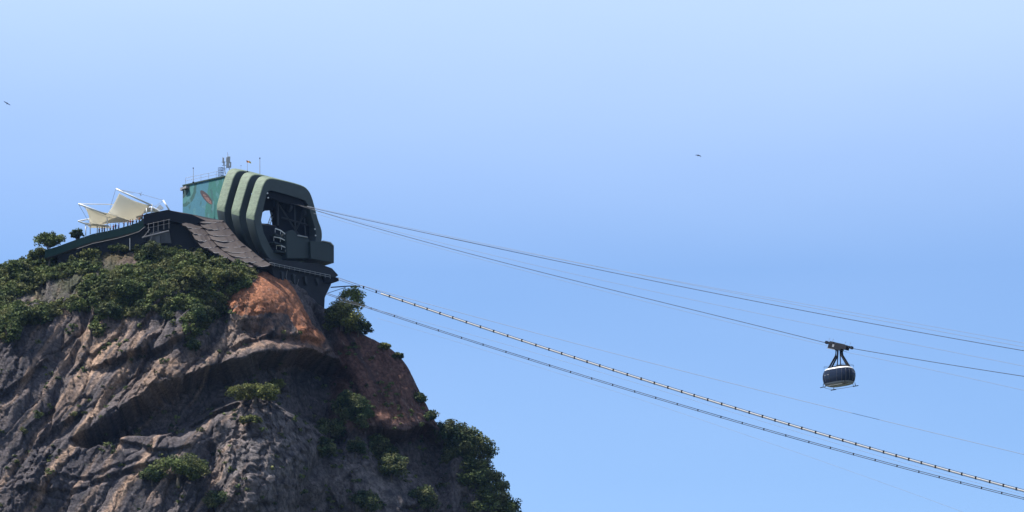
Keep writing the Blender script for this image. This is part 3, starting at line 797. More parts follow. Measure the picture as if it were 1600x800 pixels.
for pts in ([(449, 422), (447, 432), (449, 440), (444, 446)], [(462, 430), (458, 440), (452, 446), (448, 456)], [(467, 436), (464, 446), (458, 452)]):
    mb.tube([pl(x_, y_, 1.8) for x_, y_ in pts], 0.07, 5)
mb.build('drain_pipe', M['edge'], station)
mb = MB(); mb.tube([pl(517, 449, 1), pl(545, 447, 1.5), pl(562, 447, 2)], 0.16, 6)
mb.tube([pl(512, 458, 1), pl(540, 449, 1.5)], 0.08, 5)
mb.build('rope_outrigger', M['dark'], station)
# lamps and antenna bits inside the corner
for (x_, y_) in [(418, 302), (419, 309), (492, 358), (493, 368)]:
    MB().sphere(pl(x_, y_, 0.4), 0.22, 6, 4).build('corner_floodlight', M['white'], station)

# mural block behind the ribs
def atA(px, py, off, lat=0):  # plane parallel to the ropeway axis passing through station left side
    return atplane(px, py, O + B * lat, B)
wallL = atY(285.5, 290, 1025)
nB = B
def pw(px, py, d=0.0): return atplane(px, py, wallL + nB * d, nB)
mural_t = empty('mural_building', pw(315, 345), 'square block painted with a teal mural behind the green ribs', 'building')
poly = [(285.5, 290), (351, 275.4), (351, 350), (286.5, 345)]
mmt, nt, b = nodes_mat('teal_mural')
t = nt.nodes.new('ShaderNodeTexCoord'); n = nt.nodes.new('ShaderNodeTexNoise'); n.inputs['Scale'].default_value = 0.07; n.inputs['Detail'].default_value = 2
n.inputs['Distortion'].default_value = 1.6
cr_ = nt.nodes.new('ShaderNodeValToRGB'); cr_.color_ramp.interpolation = 'CONSTANT'
els = cr_.color_ramp.elements
els[0].position = 0.0; els[0].color = (0.004, 0.052, 0.049, 1); els[1].position = 0.40; els[1].color = (0.015, 0.123, 0.112, 1)
for p_, c_ in ((0.47, (0.037, 0.156, 0.142, 1)), (0.53, (0.026, 0.127, 0.171, 1)), (0.60, (0.007, 0.093, 0.1, 1)), (0.68, (0.052, 0.186, 0.156, 1))):
    e = els.new(p_); e.color = c_
nt.links.new(t.outputs['Object'], n.inputs['Vector']); nt.links.new(n.outputs[0], cr_.inputs[0]); nt.links.new(cr_.outputs[0], b.inputs['Base Color'])
b.inputs['Roughness'].default_value = 0.8
b.inputs['Base Color'].default_value = (0.012, 0.107, 0.107, 1)
for l_ in list(b.inputs['Base Color'].links): nt.links.remove(l_)
va = nt.nodes.new('ShaderNodeVertexColor'); va.layer_name = 'paint'; nt.links.new(va.outputs[0], b.inputs['Base Color'])
mb = MB(); mb.prism([pw(x_, y_, 0.06) for x_, y_ in poly], nB * 9); mb.build('block_wall', M['terracegreen'], mural_t)
GN, GM = 130, 110
gp = np.array([[(285.5 + (351 - 285.5) * i / GN, (290 + (275.4 - 290) * i / GN) * (1 - j / GM) + (345 + 5 * i / GN) * j / GM) for i in range(GN + 1)] for j in range(GM + 1)])
mb = MB(); mb.grid([[pw(p_[0], p_[1]) for p_ in row] for row in gp])
gw = mb.build('painted_wall', mmt, mural_t)
gu, gv = gp[..., 0], gp[..., 1]
wgl = fbm(gu / 14, gv / 22, 5.0, 4) * 4
rr_ = np.hypot(gu - 281, (gv - 290) / 1.3) + wgl
mc = np.zeros(gu.shape + (3,)) + np.array([0.008, 0.115, 0.10])
mc = lerp(mc, (0.025, 0.135, 0.20), ((rr_ > 27) & (gu + wgl < 326 - (gv - 283) * 0.12)).astype(float) * 0.85)
mc = lerp(mc, (0.035, 0.155, 0.15), ((rr_ > 15) & (rr_ < 22)).astype(float))
mc = lerp(mc, (0.005, 0.055, 0.052), ((rr_ > 22) & (rr_ < 27)).astype(float) * 0.8)
mc = lerp(mc, (0.003, 0.038, 0.036), (rr_ <= 15).astype(float))
mc = lerp(mc, (0.007, 0.070, 0.072), sstep(0.15, 0.3, fbm(gu / 8, gv / 26, 15.0, 3)) * 0.8)
mc = lerp(mc, (0.05, 0.17, 0.19), sstep(0.22, 0.3, fbm(gu / 7, gv / 20, 35.0, 3)) * 0.6)
x1_, y1_ = gu - 322.5, gv - 308.5; a_ = R(50)
ex, ey = x1_ * math.cos(a_) + y1_ * math.sin(a_), -x1_ * math.sin(a_) + y1_ * math.cos(a_)
mc = lerp(mc, (0.03, 0.018, 0.022), (((ex / 14) ** 2 + (ey / 4.6) ** 2) < 1).astype(float))
pk = (((ex - 3) / 10) ** 2 + ((ey - 0.3) / 2.4) ** 2 < 1) & (fbm(gu / 3, gv / 3, 44.0, 2) > -0.12)
mc = lerp(mc, (0.15, 0.075, 0.065), pk.astype(float))
mc = mc * (1 + 0.22 * fbm(gu / 2.5, gv / 2.5, 63.0, 2))[..., None]
pa = gw.data.color_attributes.new('paint', 'FLOAT_COLOR', 'POINT')
pa.data.foreach_set('color', np.concatenate([mc.reshape(-1, 3) * 0.8, np.ones((mc.size // 3, 1))], 1).astype(np.float32).ravel())
mb = MB()
for (x0, y0, x1, y1) in [(285, 289.2, 351, 274.6)]:
    mb.prism([pw(x0, y0 + 1.5, -0.25), pw(x1, y1 + 1.5, -0.25), pw(x1, y1 - 0.4, -0.25), pw(x0, y0 - 0.4, -0.25)], nB * 9.4)
mb.build('parapet', M['terracegreen'], mural_t)
mb = MB()
pts = [(290, 287), (302, 284.5), (314, 282), (326, 279.5), (338, 277)]
for x_, y_ in pts: mb.tube([pw(x_, y_ + 1, 0.2), pw(x_, y_ - 9, 0.2)], 0.05, 5)
for dy_ in (9, 4.5): mb.tube([pw(290, 287 - dy_, 0.2), pw(342, 276.2 - dy_, 0.2)], 0.045, 5)
mb.tube([pw(290, 278, 0.2), pw(290, 278, 8.5)], 0.045, 5); mb.tube([pw(290, 287, 8.5), pw(290, 278, 8.5)], 0.05, 5)
mb.build('roof_railing', M['grey'], mural_t)
mb = MB(); mb.box(pw(290, 293.5, -0.5), A * 0.9, B * 0.5, UP * 0.3); mb.box(pw(284.5, 295.5, -0.1), A * 0.4, B * 0.4, UP * 0.4)
mb.build('wall_floodlight', M['edge'], mural_t)
mb = MB()
for q_ in range(6): mb.tube([pw(341 + q_ * 1.6, 277, 2 + 0.1 * q_), pw(341 + q_ * 1.6, 262, 2 + 0.1 * q_)], 0.05, 4)
for yy in (262, 266, 270, 274): mb.tube([pw(341, yy, 2), pw(345, yy - .5, 1.2), pw(349.5, yy, 2.2), pw(345, yy + .5, 3)], 0.05, 4)
mb.build('ladder_cage', M['dark'], mural_t)

def pole(name, px, y0, y1, r_, y, label, cat='pole', extra=None, group=None):
    base = atY(px, y0, y); top = atY(px, y1, y)
    rt = empty(name, base, label, cat, group)
    MB().tube([base, top], r_, 6, r_ * 0.7).build('mast', M['grey'], rt)
    mb2 = MB(); mb2.tube([base, base + UP * 0.35], r_ * 2.6, 8); mb2.build('base_plate', M['dark'], rt)
    mb3 = MB(); mb3.tube([top - UP * .25, top], r_ * 1.7, 6); mb3.build('cap', M['dark'], rt)
    return rt
pole('lightning_rod', 302, 286, 262, 0.10, 1013, 'thick upright rod on the roof edge of the teal block', 'rod')
pole('lightning_rod', 376.5, 268, 258, 0.05, 1008, 'shortest thin rod above the rearmost green rib', 'rod')
pole('lightning_rod', 406, 276, 246.5, 0.11, 1004, 'tall thick rod rising over the middle green rib', 'rod')
fp = pole('flagpole', 386.5, 269, 251, 0.06, 1007, 'thin flagpole with a small orange and yellow windblown flag over the ribs', 'flagpole')
mb = MB(); rows = []
for i in range(5):
    x_ = 385 + i * 1.8
    rows.append([atY(x_, 250 + i * 0.75 + 0.4 * math.sin(i * 1.7), 1007 + 0.2 * math.sin(i * 2)), atY(x_ + .2, 253.2 + i * 0.6 + 0.4 * math.sin(i * 1.7 + .5), 1007 + 0.2 * math.sin(i * 2 + 1))])
mb.cur = 0; mb.grid(rows[:3], thick=(0, 0.03, 0)); mb.cur = 1; mb.grid(rows[2:], thick=(0, 0.03, 0))
mb.build('flag', [M['orange'], M['yellow']], fp)
# antenna masts
def antenna(px, y0, y1, panels, lean, label, yd=1010):
    base = atY(px + 2, y0, yd); top = atY(px + lean, y1, yd)
    rt = empty('antenna_mast', base, label, 'antenna')
    MB().tube([base, top], 0.13, 6, 0.06).build('mast', M['grey'], rt)
    for (tt, dx_, h_, w_) in panels:
        c_ = base.lerp(top, tt) + Vector((dx_, -0.25, 0))
        MB().box(c_, (w_, 0, 0), (0, 0.14, 0), (0, 0, h_)).build('panel_antenna', M['grey'], rt, bevel=0.05)
    for tt in (0.3, 0.5, 0.7):
        c_ = base.lerp(top, tt); MB().tube([c_ - Vector((0.55, 0, 0)), c_ + Vector((0.55, 0, 0))], 0.06, 5).build('crossarm', M['dark'], rt)
antenna(350, 272, 245, [(0.78, 0, 0.75, 0.22), (0.62, 0.1, 0.5, 0.2)], -2, 'slim leaning antenna mast with one panel on top, left of the thick one')
antenna(357, 270, 238, [(0.62, 0.1, 0.95, 0.42), (0.62, -0.45, 0.7, 0.15), (0.35, -0.35, 0.7, 0.4), (0.38, 0.45, 0.8, 0.2)], -1.5, 'thick antenna mast crowded with grey panels beside the rearmost rib')

# ------------------------------------------------------------------ brown shingled roof below the ribs
skirt = empty('shingled_roof', atY(350, 400, 992), 'brown roof of overlapping curved sheets stepping down below the ribs', 'roof')
LB = [(262, 328), (272, 341), (286, 352), (298, 362), (305, 374), (314, 385), (330, 393), (345, 400), (362, 407), (384, 414)]
MBD = [(296, 334), (306, 346), (318, 356), (326, 366), (331, 374), (340, 384), (350, 392), (360, 399), (374, 407), (398, 414)]
RB = [(326, 343), (350, 345), (358, 356), (366, 366), (373, 375), (384, 384), (394, 392), (404, 400), (413, 407), (424, 413)]
def ysk(i): return 1003 - i * 1.35
def sheet(a0, b0, a1, b1, y0, y1, nm='sheet', mt=None):
    rows = []
    for i in range(7):
        s_ = i / 6; row = []
        for j in range(13):
            t_ = j / 12
            ax = a0[0] + (a1[0] - a0[0]) * s_; ay = a0[1] + (a1[1] - a0[1]) * s_
            bx = b0[0] + (b1[0] - b0[0]) * s_; by = b0[1] + (b1[1] - b0[1]) * s_
            sag = 4 * t_ * (1 - t_)
            row.append(atY(ax + (bx - ax) * t_, ay + (by - ay) * t_ + sag * 3.0 * s_ + (0.5 * math.sin(j * 1.9 + a0[0]) + 0.4 * math.sin(j * 4.1 + a0[1])) * s_, y0 + (y1 - y0) * s_ - 1.1 * sag - (0.5 + 0.14 * math.sin(a0[0] * 3.1 + j * .5)) * s_))
        rows.append(row)
    mb = MB(); mb.grid(rows, thick=(0, 0.28, -0.12))
    o = mb.build(nm, M['scale'], skirt, smooth=False)
    e = MB(); e.tube([p_ + Vector((0, -0.02, -0.02)) for p_ in rows[-1][2:-2]], [0.02 + 0.09 * math.sin(math.pi * (k_ + 1) / 10) * random.uniform(0.4, 1.1) for k_ in range(9)], 5)
    e.build('worn_edge', M['edge'], o)
    return o
for i in range(9):
    sheet(LB[i], MBD[i], LB[i + 1], MBD[i + 1], ysk(i) + 0.6, ysk(i + 1) + 0.6)
    sheet(MBD[i], RB[i], MBD[i + 1], RB[i + 1], ysk(i), ysk(i + 1))
# backing slab so that nothing shows between the sheets
mb = MB(); mb.grid([[atY(*LB[i], ysk(i) + 2.0), atY(*MBD[i], ysk(i) + 1.6), atY(*RB[i], ysk(i) + 2.0)] for i in range(10)], thick=(0, 3.0, -1.0)); mb.build('under_slab', M['dconcrete'], skirt)

# ------------------------------------------------------------------ lower building left of the shingles
YL = 1000.0
low = empty('terrace_building', atY(245, 385, YL), 'dark concrete service building under the terrace with a pale pillar', 'building')
def sol(name, poly, y, d, mt, parent, bevel=0.08, label=None):
    mb = MB(); mb.prism([atY(x_, y_, y) for x_, y_ in poly], (0, d, 0)); return mb.build(name, mt, parent, bevel=bevel, label=label)
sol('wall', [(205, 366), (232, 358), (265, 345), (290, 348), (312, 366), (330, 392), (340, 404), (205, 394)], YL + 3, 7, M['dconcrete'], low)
sol('roof', [(224, 336), (228, 334), (262, 327.5), (285, 333), (300, 335), (322, 345), (300, 352), (286, 350), (262, 344), (230, 349), (224, 352)], YL + 0.5, 10, M['dark'], low)
sol('panel', [(234, 364), (264, 359), (268, 380), (234, 380)], YL + 2.2, 0.5, M['concrete'], low)
sol('pillar', [(242, 362), (250, 360.5), (250, 384), (242, 384)], YL + 0.8, 1.1, M['concrete'], low)
sol('beam', [(222, 370), (264, 359.5), (264, 361.5), (222, 372)], YL + 0.4, 0.6, M['edge'], low)
mb = MB()
for x_, y_ in [(232, 352), (240, 350), (247, 349), (256, 346.5), (264, 345)]: mb.tube([atY(x_, y_ + 12, YL), atY(x_, y_ - 3, YL)], 0.06, 5)
for dy_ in (-2, 4): mb.tube([atY(230, 352.5 + dy_, YL), atY(266, 344.5 + dy_, YL)], 0.045, 5)
mb.tube([atY(224, 371, YL), atY(234, 358, YL)], 0.09, 5); mb.tube([atY(234, 378, YL), atY(240, 362, YL)], 0.07, 5)
mb.build('stair_railing', M['edge'], low)

# ------------------------------------------------------------------ terrace with green fence
ter = empty('viewing_terrace', atY(150, 385, 1002), 'long viewing terrace wrapped in dark green cloth under the sails', 'terrace')
FT = [(70, 391), (90, 385), (120, 374), (145, 365.5), (167, 361), (185, 357), (201, 352.5), (217, 347), (227, 339)]     # top of the fence
def yt(i): return 1001 + 0.0 * i
mb = MB(); mb.grid([[atY(x_, y_, 1001), atY(x_, y_ + (12 if x_ < 215 else 14), 1001.0)] for x_, y_ in FT], thick=(0, 0.25, 0)); mb.build('green_fence', M['terracegreen'], ter)
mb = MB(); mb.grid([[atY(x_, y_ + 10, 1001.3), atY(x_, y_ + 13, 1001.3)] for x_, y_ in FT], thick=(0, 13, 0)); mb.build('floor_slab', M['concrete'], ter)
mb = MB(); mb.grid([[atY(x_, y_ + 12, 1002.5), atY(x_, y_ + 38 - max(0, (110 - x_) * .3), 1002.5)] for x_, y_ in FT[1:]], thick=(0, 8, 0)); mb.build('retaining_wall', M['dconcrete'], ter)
mb = MB(); mb.tube([atY(x_, y_ + 15, 1000.6) for x_, y_ in FT[2:]] , 0.06, 5); mb.build('conduit', M['edge'], ter)
mb = MB()
for x_ in (132, 150, 168, 186, 204, 216): 
    y_ = np.interp(x_, [p_[0] for p_ in FT], [p_[1] for p_ in FT]); MB().tube([atY(x_, y_ + 2, 1000.8), atY(x_, y_ - 1.5, 1000.8)], 0.06, 4).build('fence_post', M['grey'], ter)
MB().tube([atY(203, 372, 1000.2), atY(203, 391, 1000.2)], 0.1, 6).build('drain_pipe', M['grey'], ter)

# ------------------------------------------------------------------ tensile sails
def sail(label, corners, sag, posts, trusses, cables, name='sail_canopy'):
    rt = empty(name, corners[2] - UP * 3, label, 'canopy')
    n_ = 14; rows = []
    a_, b_, c_, d_ = corners
    ctr = (a_ + b_ + c_ + d_) / 4
    for i in range(n_ + 1):
        s_ = i / n_; row = []
        for j in range(n_ + 1):
            t_ = j / n_
            p_ = a_ * (1 - s_) * (1 - t_) + b_ * (1 - s_) * t_ + c_ * s_ * t_ + d_ * s_ * (1 - t_)
            es = max(4 * t_ * (1 - t_) * abs(2 * s_ - 1) ** 2, 4 * s_ * (1 - s_) * abs(2 * t_ - 1) ** 2)
            p_ = p_ + (ctr - p_) * 0.11 * es - UP * sag * 4 * s_ * (1 - s_) * 4 * t_ * (1 - t_) * 0.5
            row.append(p_)
        rows.append(row)
    mb = MB(); mb.grid(rows, thick=(0, 0, -0.03)); mb.build('membrane', M['membrane'], rt, smooth=True)
    for p0, p1, r_ in trusses: MB().tube([p0, p1], r_, 8).build('boom', M['white'], rt, smooth=True)
    for p0, p1 in posts: MB().tube([p0, p1], 0.14, 8).build('post', M['white'], rt, smooth=True)
    for p0, p1 in cables: MB().tube([p0, p1], 0.05, 5).build('stay_cable', M['grey'], rt)
    return rt
g3 = lambda x_, y_, y: atY(x_, y_, y)
sail('large cream tensile sail hung from the highest white boom', [g3(186, 302, 1004), g3(235, 321, 1003), g3(222, 343, 1012), g3(152, 353, 1009)], 0.9,
     [(g3(167.5, 360, 1006), g3(167.5, 333, 1006)), (g3(237.5, 336, 1004), g3(237.5, 319, 1004)), (g3(229, 336, 1003.5), g3(229, 325, 1003.5))],
     [(g3(181, 295, 1002), g3(237.5, 321, 1003.5), 0.24), (g3(255, 313, 1003), g3(265, 329, 1003), 0.22)],
     [(g3(181, 295, 1002), g3(220, 303, 1002.5)), (g3(220, 303, 1002.5), g3(255, 313, 1003)), (g3(181, 295, 1002), g3(172, 325, 1004)), (g3(237.5, 320, 1003.5), g3(255, 328, 1003)), (g3(237, 326, 1003), g3(256, 313, 1003)), (g3(217, 301, 1002), g3(221, 306, 1003)), (g3(221, 300, 1002), g3(219, 306, 1003)), (g3(181, 295, 1002), g3(208, 302, 1006))])
sail('smaller cream tensile sail at the left end of the terrace', [g3(133, 324.5, 1003), g3(169, 333, 1003), g3(212, 347, 1011), g3(139, 352, 1008)], 0.5,
     [(g3(141, 366, 1006), g3(141, 351, 1006)), (g3(152, 364, 1008), g3(152, 350, 1008)), (g3(186, 358, 1010), g3(186, 345, 1010))],
     [(g3(122.5, 318.5, 1001.5), g3(166, 335, 1004), 0.24), (g3(122.5, 318.5, 1001.5), g3(181, 319.5, 1009), 0.13)],
     [(g3(122.5, 318.5, 1001.5), g3(139, 347, 1004)), (g3(124, 319, 1001.5), g3(134, 325, 1003)), (g3(122.5, 318.5, 1001.5), g3(140, 328, 1009))])
sail('lowest narrow sail with a white edge behind the left end of the terrace', [g3(128, 347, 1005), g3(170, 352, 1006), g3(176, 357, 1012), g3(140, 356, 1011)], 0.2,
     [(g3(134, 368, 1006), g3(134, 350, 1006))],
     [(g3(122.5, 345.5, 1002), g3(142, 353, 1005), 0.22), (g3(122.5, 345.5, 1002), g3(140, 342, 1008), 0.2)], [(g3(135, 357, 1003), g3(142, 348, 1005))])
mb = MB()
rt = empty('sail_canopy', g3(235, 338, 1008), 'white curved canopy behind the highest boom at the right end of the terrace', 'canopy')
rows = []
for i in range(9):
    t_ = i / 8
    rows.append([g3(212 + 38 * t_, 338 - 14 * math.sin(math.pi * t_ * 0.8 + 0.1), 1009), g3(214 + 40 * t_, 340 - 9 * math.sin(math.pi * t_ * 0.8 + 0.1), 1015)])
mb.grid(rows, thick=(0, 0, -0.05)); mb.build('membrane', M['white'], rt, smooth=True)
mb = MB(); mb.tube([r_[0] for r_ in rows], 0.18, 6); mb.build('boom', M['white'], rt)
mb = MB(); mb.prism([g3(x_, y_, 1009.5) for x_, y_ in [(242, 328), (250, 319), (256, 325), (247, 330)]], (0, 0.2, 0)); mb.build('end_flap', M['white'], rt)
MB().tube([g3(236, 345, 1009), g3(236, 326, 1009)], 0.13, 6).build('post', M['white'], rt)

# ------------------------------------------------------------------ people on the terrace
def person_mesh(pose):
    # skeleton in metres, feet at z=0
    a = 0.35 if pose == 0 else (0.9 if pose == 1 else 0.15)
    V_ = {'pel': (0, 0, .95, .15), 'waist': (0, 0, 1.1, .13), 'chest': (0, 0.01, 1.35, .165), 'neck': (0, 0, 1.5, .06), 'head': (0, -.02, 1.63, .095), 'top': (0, -.02, 1.72, .07)}
    E = [('pel', 'waist'), ('waist', 'chest'), ('chest', 'neck'), ('neck', 'head'), ('head', 'top')]
    for s_ in (-1, 1):
        q_ = str(s_)
        V_.update({'hip' + q_: (.1 * s_, 0, .88, .1), 'knee' + q_: (.11 * s_, -.04, .5, .065), 'ank' + q_: (.12 * s_, .02, .09, .045), 'toe' + q_: (.14 * s_, -.14, .04, .04),
                   'sh' + q_: (.19 * s_, 0, 1.42, .06), 'el' + q_: (.26 * s_, -.08 * a, 1.15, .043), 'ha' + q_: ((.24 - .1 * a) * s_, -.32 * a, .92 + .55 * a * (1 if (pose == 1 or s_ > 0) else 0.3), .035)})
        E += [('pel', 'hip' + q_), ('hip' + q_, 'knee' + q_), ('knee' + q_, 'ank' + q_), ('ank' + q_, 'toe' + q_), ('chest', 'sh' + q_), ('sh' + q_, 'el' + q_), ('el' + q_, 'ha' + q_)]
    ks = list(V_)
    me = bpy.data.meshes.new('person_body')
    me.from_pydata([V_[k_][:3] for k_ in ks], [(ks.index(a_), ks.index(b_)) for a_, b_ in E], [])
    ob = bpy.data.objects.new('person_body', me); COL.objects.link(ob)
    ob.modifiers.new('skin', 'SKIN'); ss_ = ob.modifiers.new('sub', 'SUBSURF'); ss_.levels = 1; ss_.render_levels = 1
    for i, k_ in enumerate(ks):
        me.skin_vertices[0].data[i].radius = (V_[k_][3],) * 2
    me.skin_vertices[0].data[0].use_root = True
    dg = bpy.context.evaluated_depsgraph_get(); dg.update()
    m2 = bpy.data.meshes.new_from_object(ob.evaluated_get(dg)); m2.name = 'person'
    bpy.data.objects.remove(ob); bpy.data.meshes.remove(me)
    m2.materials.clear(); m2.materials.append(M['skin']); m2.shade_smooth()
    return m2
bodies = [person_mesh(k_) for k_ in range(3)]
def cloth_part(name, secs, mt, parent):
    mb = MB(); rows = [[Vector((cx + rx * math.cos(2 * math.pi * j / 12), cy_ + ry * math.sin(2 * math.pi * j / 12), z_)) for j in range(12)] for (cx, cy_, z_, rx, ry) in secs]
    mb.grid(rows, closed=True)
    me = bpy.data.meshes.new(name); me.from_pydata([tuple(p_) for p_ in mb.v], [], mb.f); me.materials.append(mt); me.shade_smooth()
    o = bpy.data.objects.new(name, me); COL.objects.link(o); o.parent = parent; return o
shirts = {'red': (0.5, 0.04, 0.03), 'white': (0.75, 0.75, 0.75), 'blue': (0.05, 0.12, 0.4), 'black': (0.02, 0.02, 0.025), 'grey': (0.3, 0.3, 0.3), 'maroon': (0.2, 0.03, 0.05), 'orange': (0.6, 0.2, 0.05), 'navy': (0.02, 0.03, 0.09)}
SM = {k_: mat(k_ + '_shirt', v_, 0.8, 0.1, 2) for k_, v_ in shirts.items()}
trm = mat('dark_trousers', (0.03, 0.035, 0.05), 0.8, 0.1, 2)
ppl = [(155, 'black', 'leftmost on the terrace, beside the second white post'), (159.5, 'grey', 'close to the leftmost person in black'), (163, 'navy', 'just left of the tall white post under the sails'), (172, 'white', 'just right of the tall white post under the sails'),
       (177, 'maroon', 'mid terrace beside a figure in white'), (180.5, 'black', 'mid terrace between maroon and blue shirts'), (185, 'blue', 'near the rear post under the large sail'), (193.5, 'navy', 'alone at the fence between the two knots of people'),
       (199.5, 'grey', 'under the right half of the large sail'), (203.5, 'red', 'under the right end of the large sail'), (207, 'black', 'behind the red shirted person at the terrace end'), (213, 'white', 'near the white arch at the terrace end'),
       (217.5, 'orange', 'second from the right end of the terrace'), (222, 'maroon', 'rightmost at the foot of the white arch')]
for i, (px, sc_, where) in enumerate(ppl):
    yf = float(np.interp(px, [p_[0] for p_ in FT], [p_[1] for p_ in FT]))
    yy = 1002.2 + (i % 3) * 0.7
    base = atY(px, yf + 3.0 - 0.8 * (i % 2), yy)
    rt = empty('person', base, 'person in a %s top standing %s' % (sc_, where), 'person', 'visitors on the terrace')
    rt.rotation_euler.z = random.uniform(-1.2, 1.2)
    rt.scale = (1.12,) * 3
    bo = bpy.data.objects.new('body', bodies[i % 3]); COL.objects.link(bo); bo.parent = rt
    cloth_part('shirt', [(0, 0, .92, .185, .14), (0, 0, 1.1, .17, .135), (0, 0, 1.35, .215, .15), (0, 0, 1.45, .18, .11), (0, 0, 1.49, .08, .08)], SM[sc_], rt)
    cloth_part('trousers', [(0, 0, .95, .18, .135), (0, 0, .78, .2, .14), (0, -.02, .55, .19, .115), (0, -.02, .45, .185, .11)], trm, rt)
    cloth_part('hair', [(0, .0, 1.6, .1, .1), (0, 0, 1.7, .115, .115), (0, 0, 1.77, .09, .09), (0, 0, 1.8, .01, .01)], M['hair'], rt)

# ------------------------------------------------------------------ ropes
def ropeline(pts, lat=0.0, off=0.0, x0=None, x1=2300, n_=90, deg=3):
    """photo samples -> points on the vertical plane of that rope"""
    p0 = O + B * lat
    dirn = Vector((-B.x, -B.y, 0))
    xs = np.array([p_[0] for p_ in pts], float); ys = np.array([p_[1] for p_ in pts], float)
    co = np.polyfit((xs - 1000) / 600, ys, min(deg, len(xs) - 1))
    x0 = x0 if x0 is not None else xs[0]
    out = []
    for i in range(n_ + 1):
        x_ = x0 + (x1 - x0) * i / n_
        y_ = np.polyval(co, (min(x_, 1640) - 1000) / 600)
        if x_ > 1640:
            s_ = np.polyval(np.polyder(co), (1640 - 1000) / 600) / 600; y_ += s_ * (x_ - 1640)
        out.append(atplane(x_, y_, p0, Vector((B.x, B.y, 0))))
    return out
def rope(pts, r_, label, lat=0.0, mt='rope', x0=None, deg=3, cat='cable', name='cable', group='ropeway cables'):
    P_ = ropeline(pts, lat, x0=x0, deg=deg)
    o = MB().tube(P_, r_, 6).build(name, M[mt], origin=P_[0], smooth=True)
    return tag(o, label, cat, group)
rope([(437, 314), (497, 327), (800, 393), (1280, 490), (1600, 548)], 0.07, 'topmost strong dark track cable leaving the station opening', 1.5)
rope([(480, 322), (800, 389.5), (1280, 483), (1600, 542)], 0.0405, 'hair thin cable just above the topmost strong cable', 1.2, 'thinrope')
rope([(480, 323), (800, 391), (1280, 479), (1600, 536)], 0.0351, 'faintest and highest hair thin cable on the right side', 2.2, 'thinrope')
rope([(477, 324), (800, 406), (1280, 509), (1600, 572)], 0.0378, 'thin pale cable halfway between the two strong upper cables', 0.6, 'thinrope')
CABX = 1311
tb = ropeline([(470, 321), (520, 338), (800, 413), (1040, 474), (1290, 535.5)], -1.5, x1=1290, n_=60)
tb2 = ropeline([(1332, 544.5), (1460, 566), (1600, 588)], -1.5, x1=2300, n_=30, deg=2)
o = MB().tube(tb + tb2, 0.07, 6).build('cable', M['rope'], origin=tb[0], smooth=True)
tag(o, 'strong dark track cable that the cable car rides on', 'cable', 'ropeway cables')
ha = ropeline([(490, 333), (800, 418), (1040, 479), (1296, 541)], -1.8, x1=1296, n_=60); hb = ropeline([(1326, 551), (1460, 579), (1600, 610)], -1.8, x1=2300, n_=30, deg=2)
tag(MB().tube(ha + hb, 0.035, 6).build('cable', M['thinrope'], origin=ha[0], smooth=True), 'thin haul cable running just beneath the cable car carriage', 'cable', 'ropeway cables')
rope([(528, 434), (562, 447), (800, 510), (1280, 633), (1600, 710)], 0.052, 'single thin cable above the white ladder cable in the lower group', 3.0, 'thinrope')
rope([(529, 470), (800, 541), (1280, 685), (1600, 773)], 0.0297, 'hair thin cable between the two clamped lower cables', -3.5, 'thinrope')
rope([(590, 497), (800, 562), (1060, 641), (1280, 722), (1480, 790)], 0.027, 'lowest and faintest hair thin cable', -4.5, 'thinrope', deg=2)
def ladder(pts, lat, gap, rr, label, step, xs_, white, clampr):
    P_ = ropeline(pts, lat, n_=160)
    rt = empty('clamped_cable', P_[0], label, 'cable', 'clamped service cables')
    up_ = UP * gap / 2
    MB().tube([p_ + up_ for p_ in P_], rr, 6).build('upper_rope', M['rope'], rt, smooth=True)
    MB().tube([p_ - up_ for p_ in P_], rr, 6).build('lower_rope', M['rope'], rt, smooth=True)
    if white:
        MB().tube([p_ + Vector((0, 0.1, 0)) for p_ in P_[6:]], gap * 0.27, 8).build('white_sleeve', M['sleeve'], rt, smooth=True)
    cl = None; x_ = xs_
    xs0, xe = pts[0][0], 2300
    while x_ < 1640:
        i = (x_ - xs0) / (xe - xs0) * 160; k_ = int(i); p_ = P_[k_].lerp(P_[k_ + 1], i - k_)
        if cl is None:
            mb_ = MB(); mb_.box(p_, A * clampr, B * clampr * 1.3, UP * (gap / 2 + rr * 1.2)); cl = mb_.build('clamp', M['dark'], rt, origin=p_); cl.location = p_ - rt.location
        else:
            c_ = cl.copy(); COL.objects.link(c_); c_.parent = rt; c_.location = p_ - rt.location
        x_ += step * random.uniform(0.93, 1.07)
ladder([(529, 436), (565, 447.5), (800, 527), (1040, 604), (1280, 677), (1600, 767)], 0.5, 0.56, 0.055, 'heavy double cable with a white sleeve and dark clamps like a ladder', 20.7, 568, True, 0.13)
ladder([(510, 459), (575, 480), (800, 553), (1040, 626), (1280, 695), (1600, 779)], -2.5, 0.36, 0.075, 'dark double cable with small clamps running lowest of the strong ones', 34, 580, False, 0.08)

# ------------------------------------------------------------------ cable car
rail0, rail1 = tb[-1], tb2[0]
mid = (rail0 + rail1) / 2
S = mid.y * 1.04 / F                      # metres per photo pixel at the car
rd = (rail1 - rail0).normalized()
cc = atplane(1311, 588, mid, Vector((0, 1, 0)))
car = empty('cable_car', cc, 'rounded gondola with dark glass band hanging from the ropeway', 'cable car')
CT = R(48)                                 # heading of the cabin in plan
ca_ = Vector((math.sin(CT), -math.cos(CT), 0)); cb_ = Vector((math.cos(CT), math.sin(CT), 0))
def sup(t_, hl, hw, e=2.7):
    c_, s_ = math.cos(t_), math.sin(t_)
    return hl * math.copysign(abs(c_) ** (2 / e), c_), hw * math.copysign(abs(s_) ** (2 / e), s_)
def loft(profile, c0, nseg=56):
    rows = []
    for (z_, hl, hw) in profile:
        rows.append([c0 + ca_ * p_[0] + cb_ * p_[1] + UP * z_ for p_ in (sup(2 * math.pi * j / nseg, hl, hw) for j in range(nseg))])
    return rows
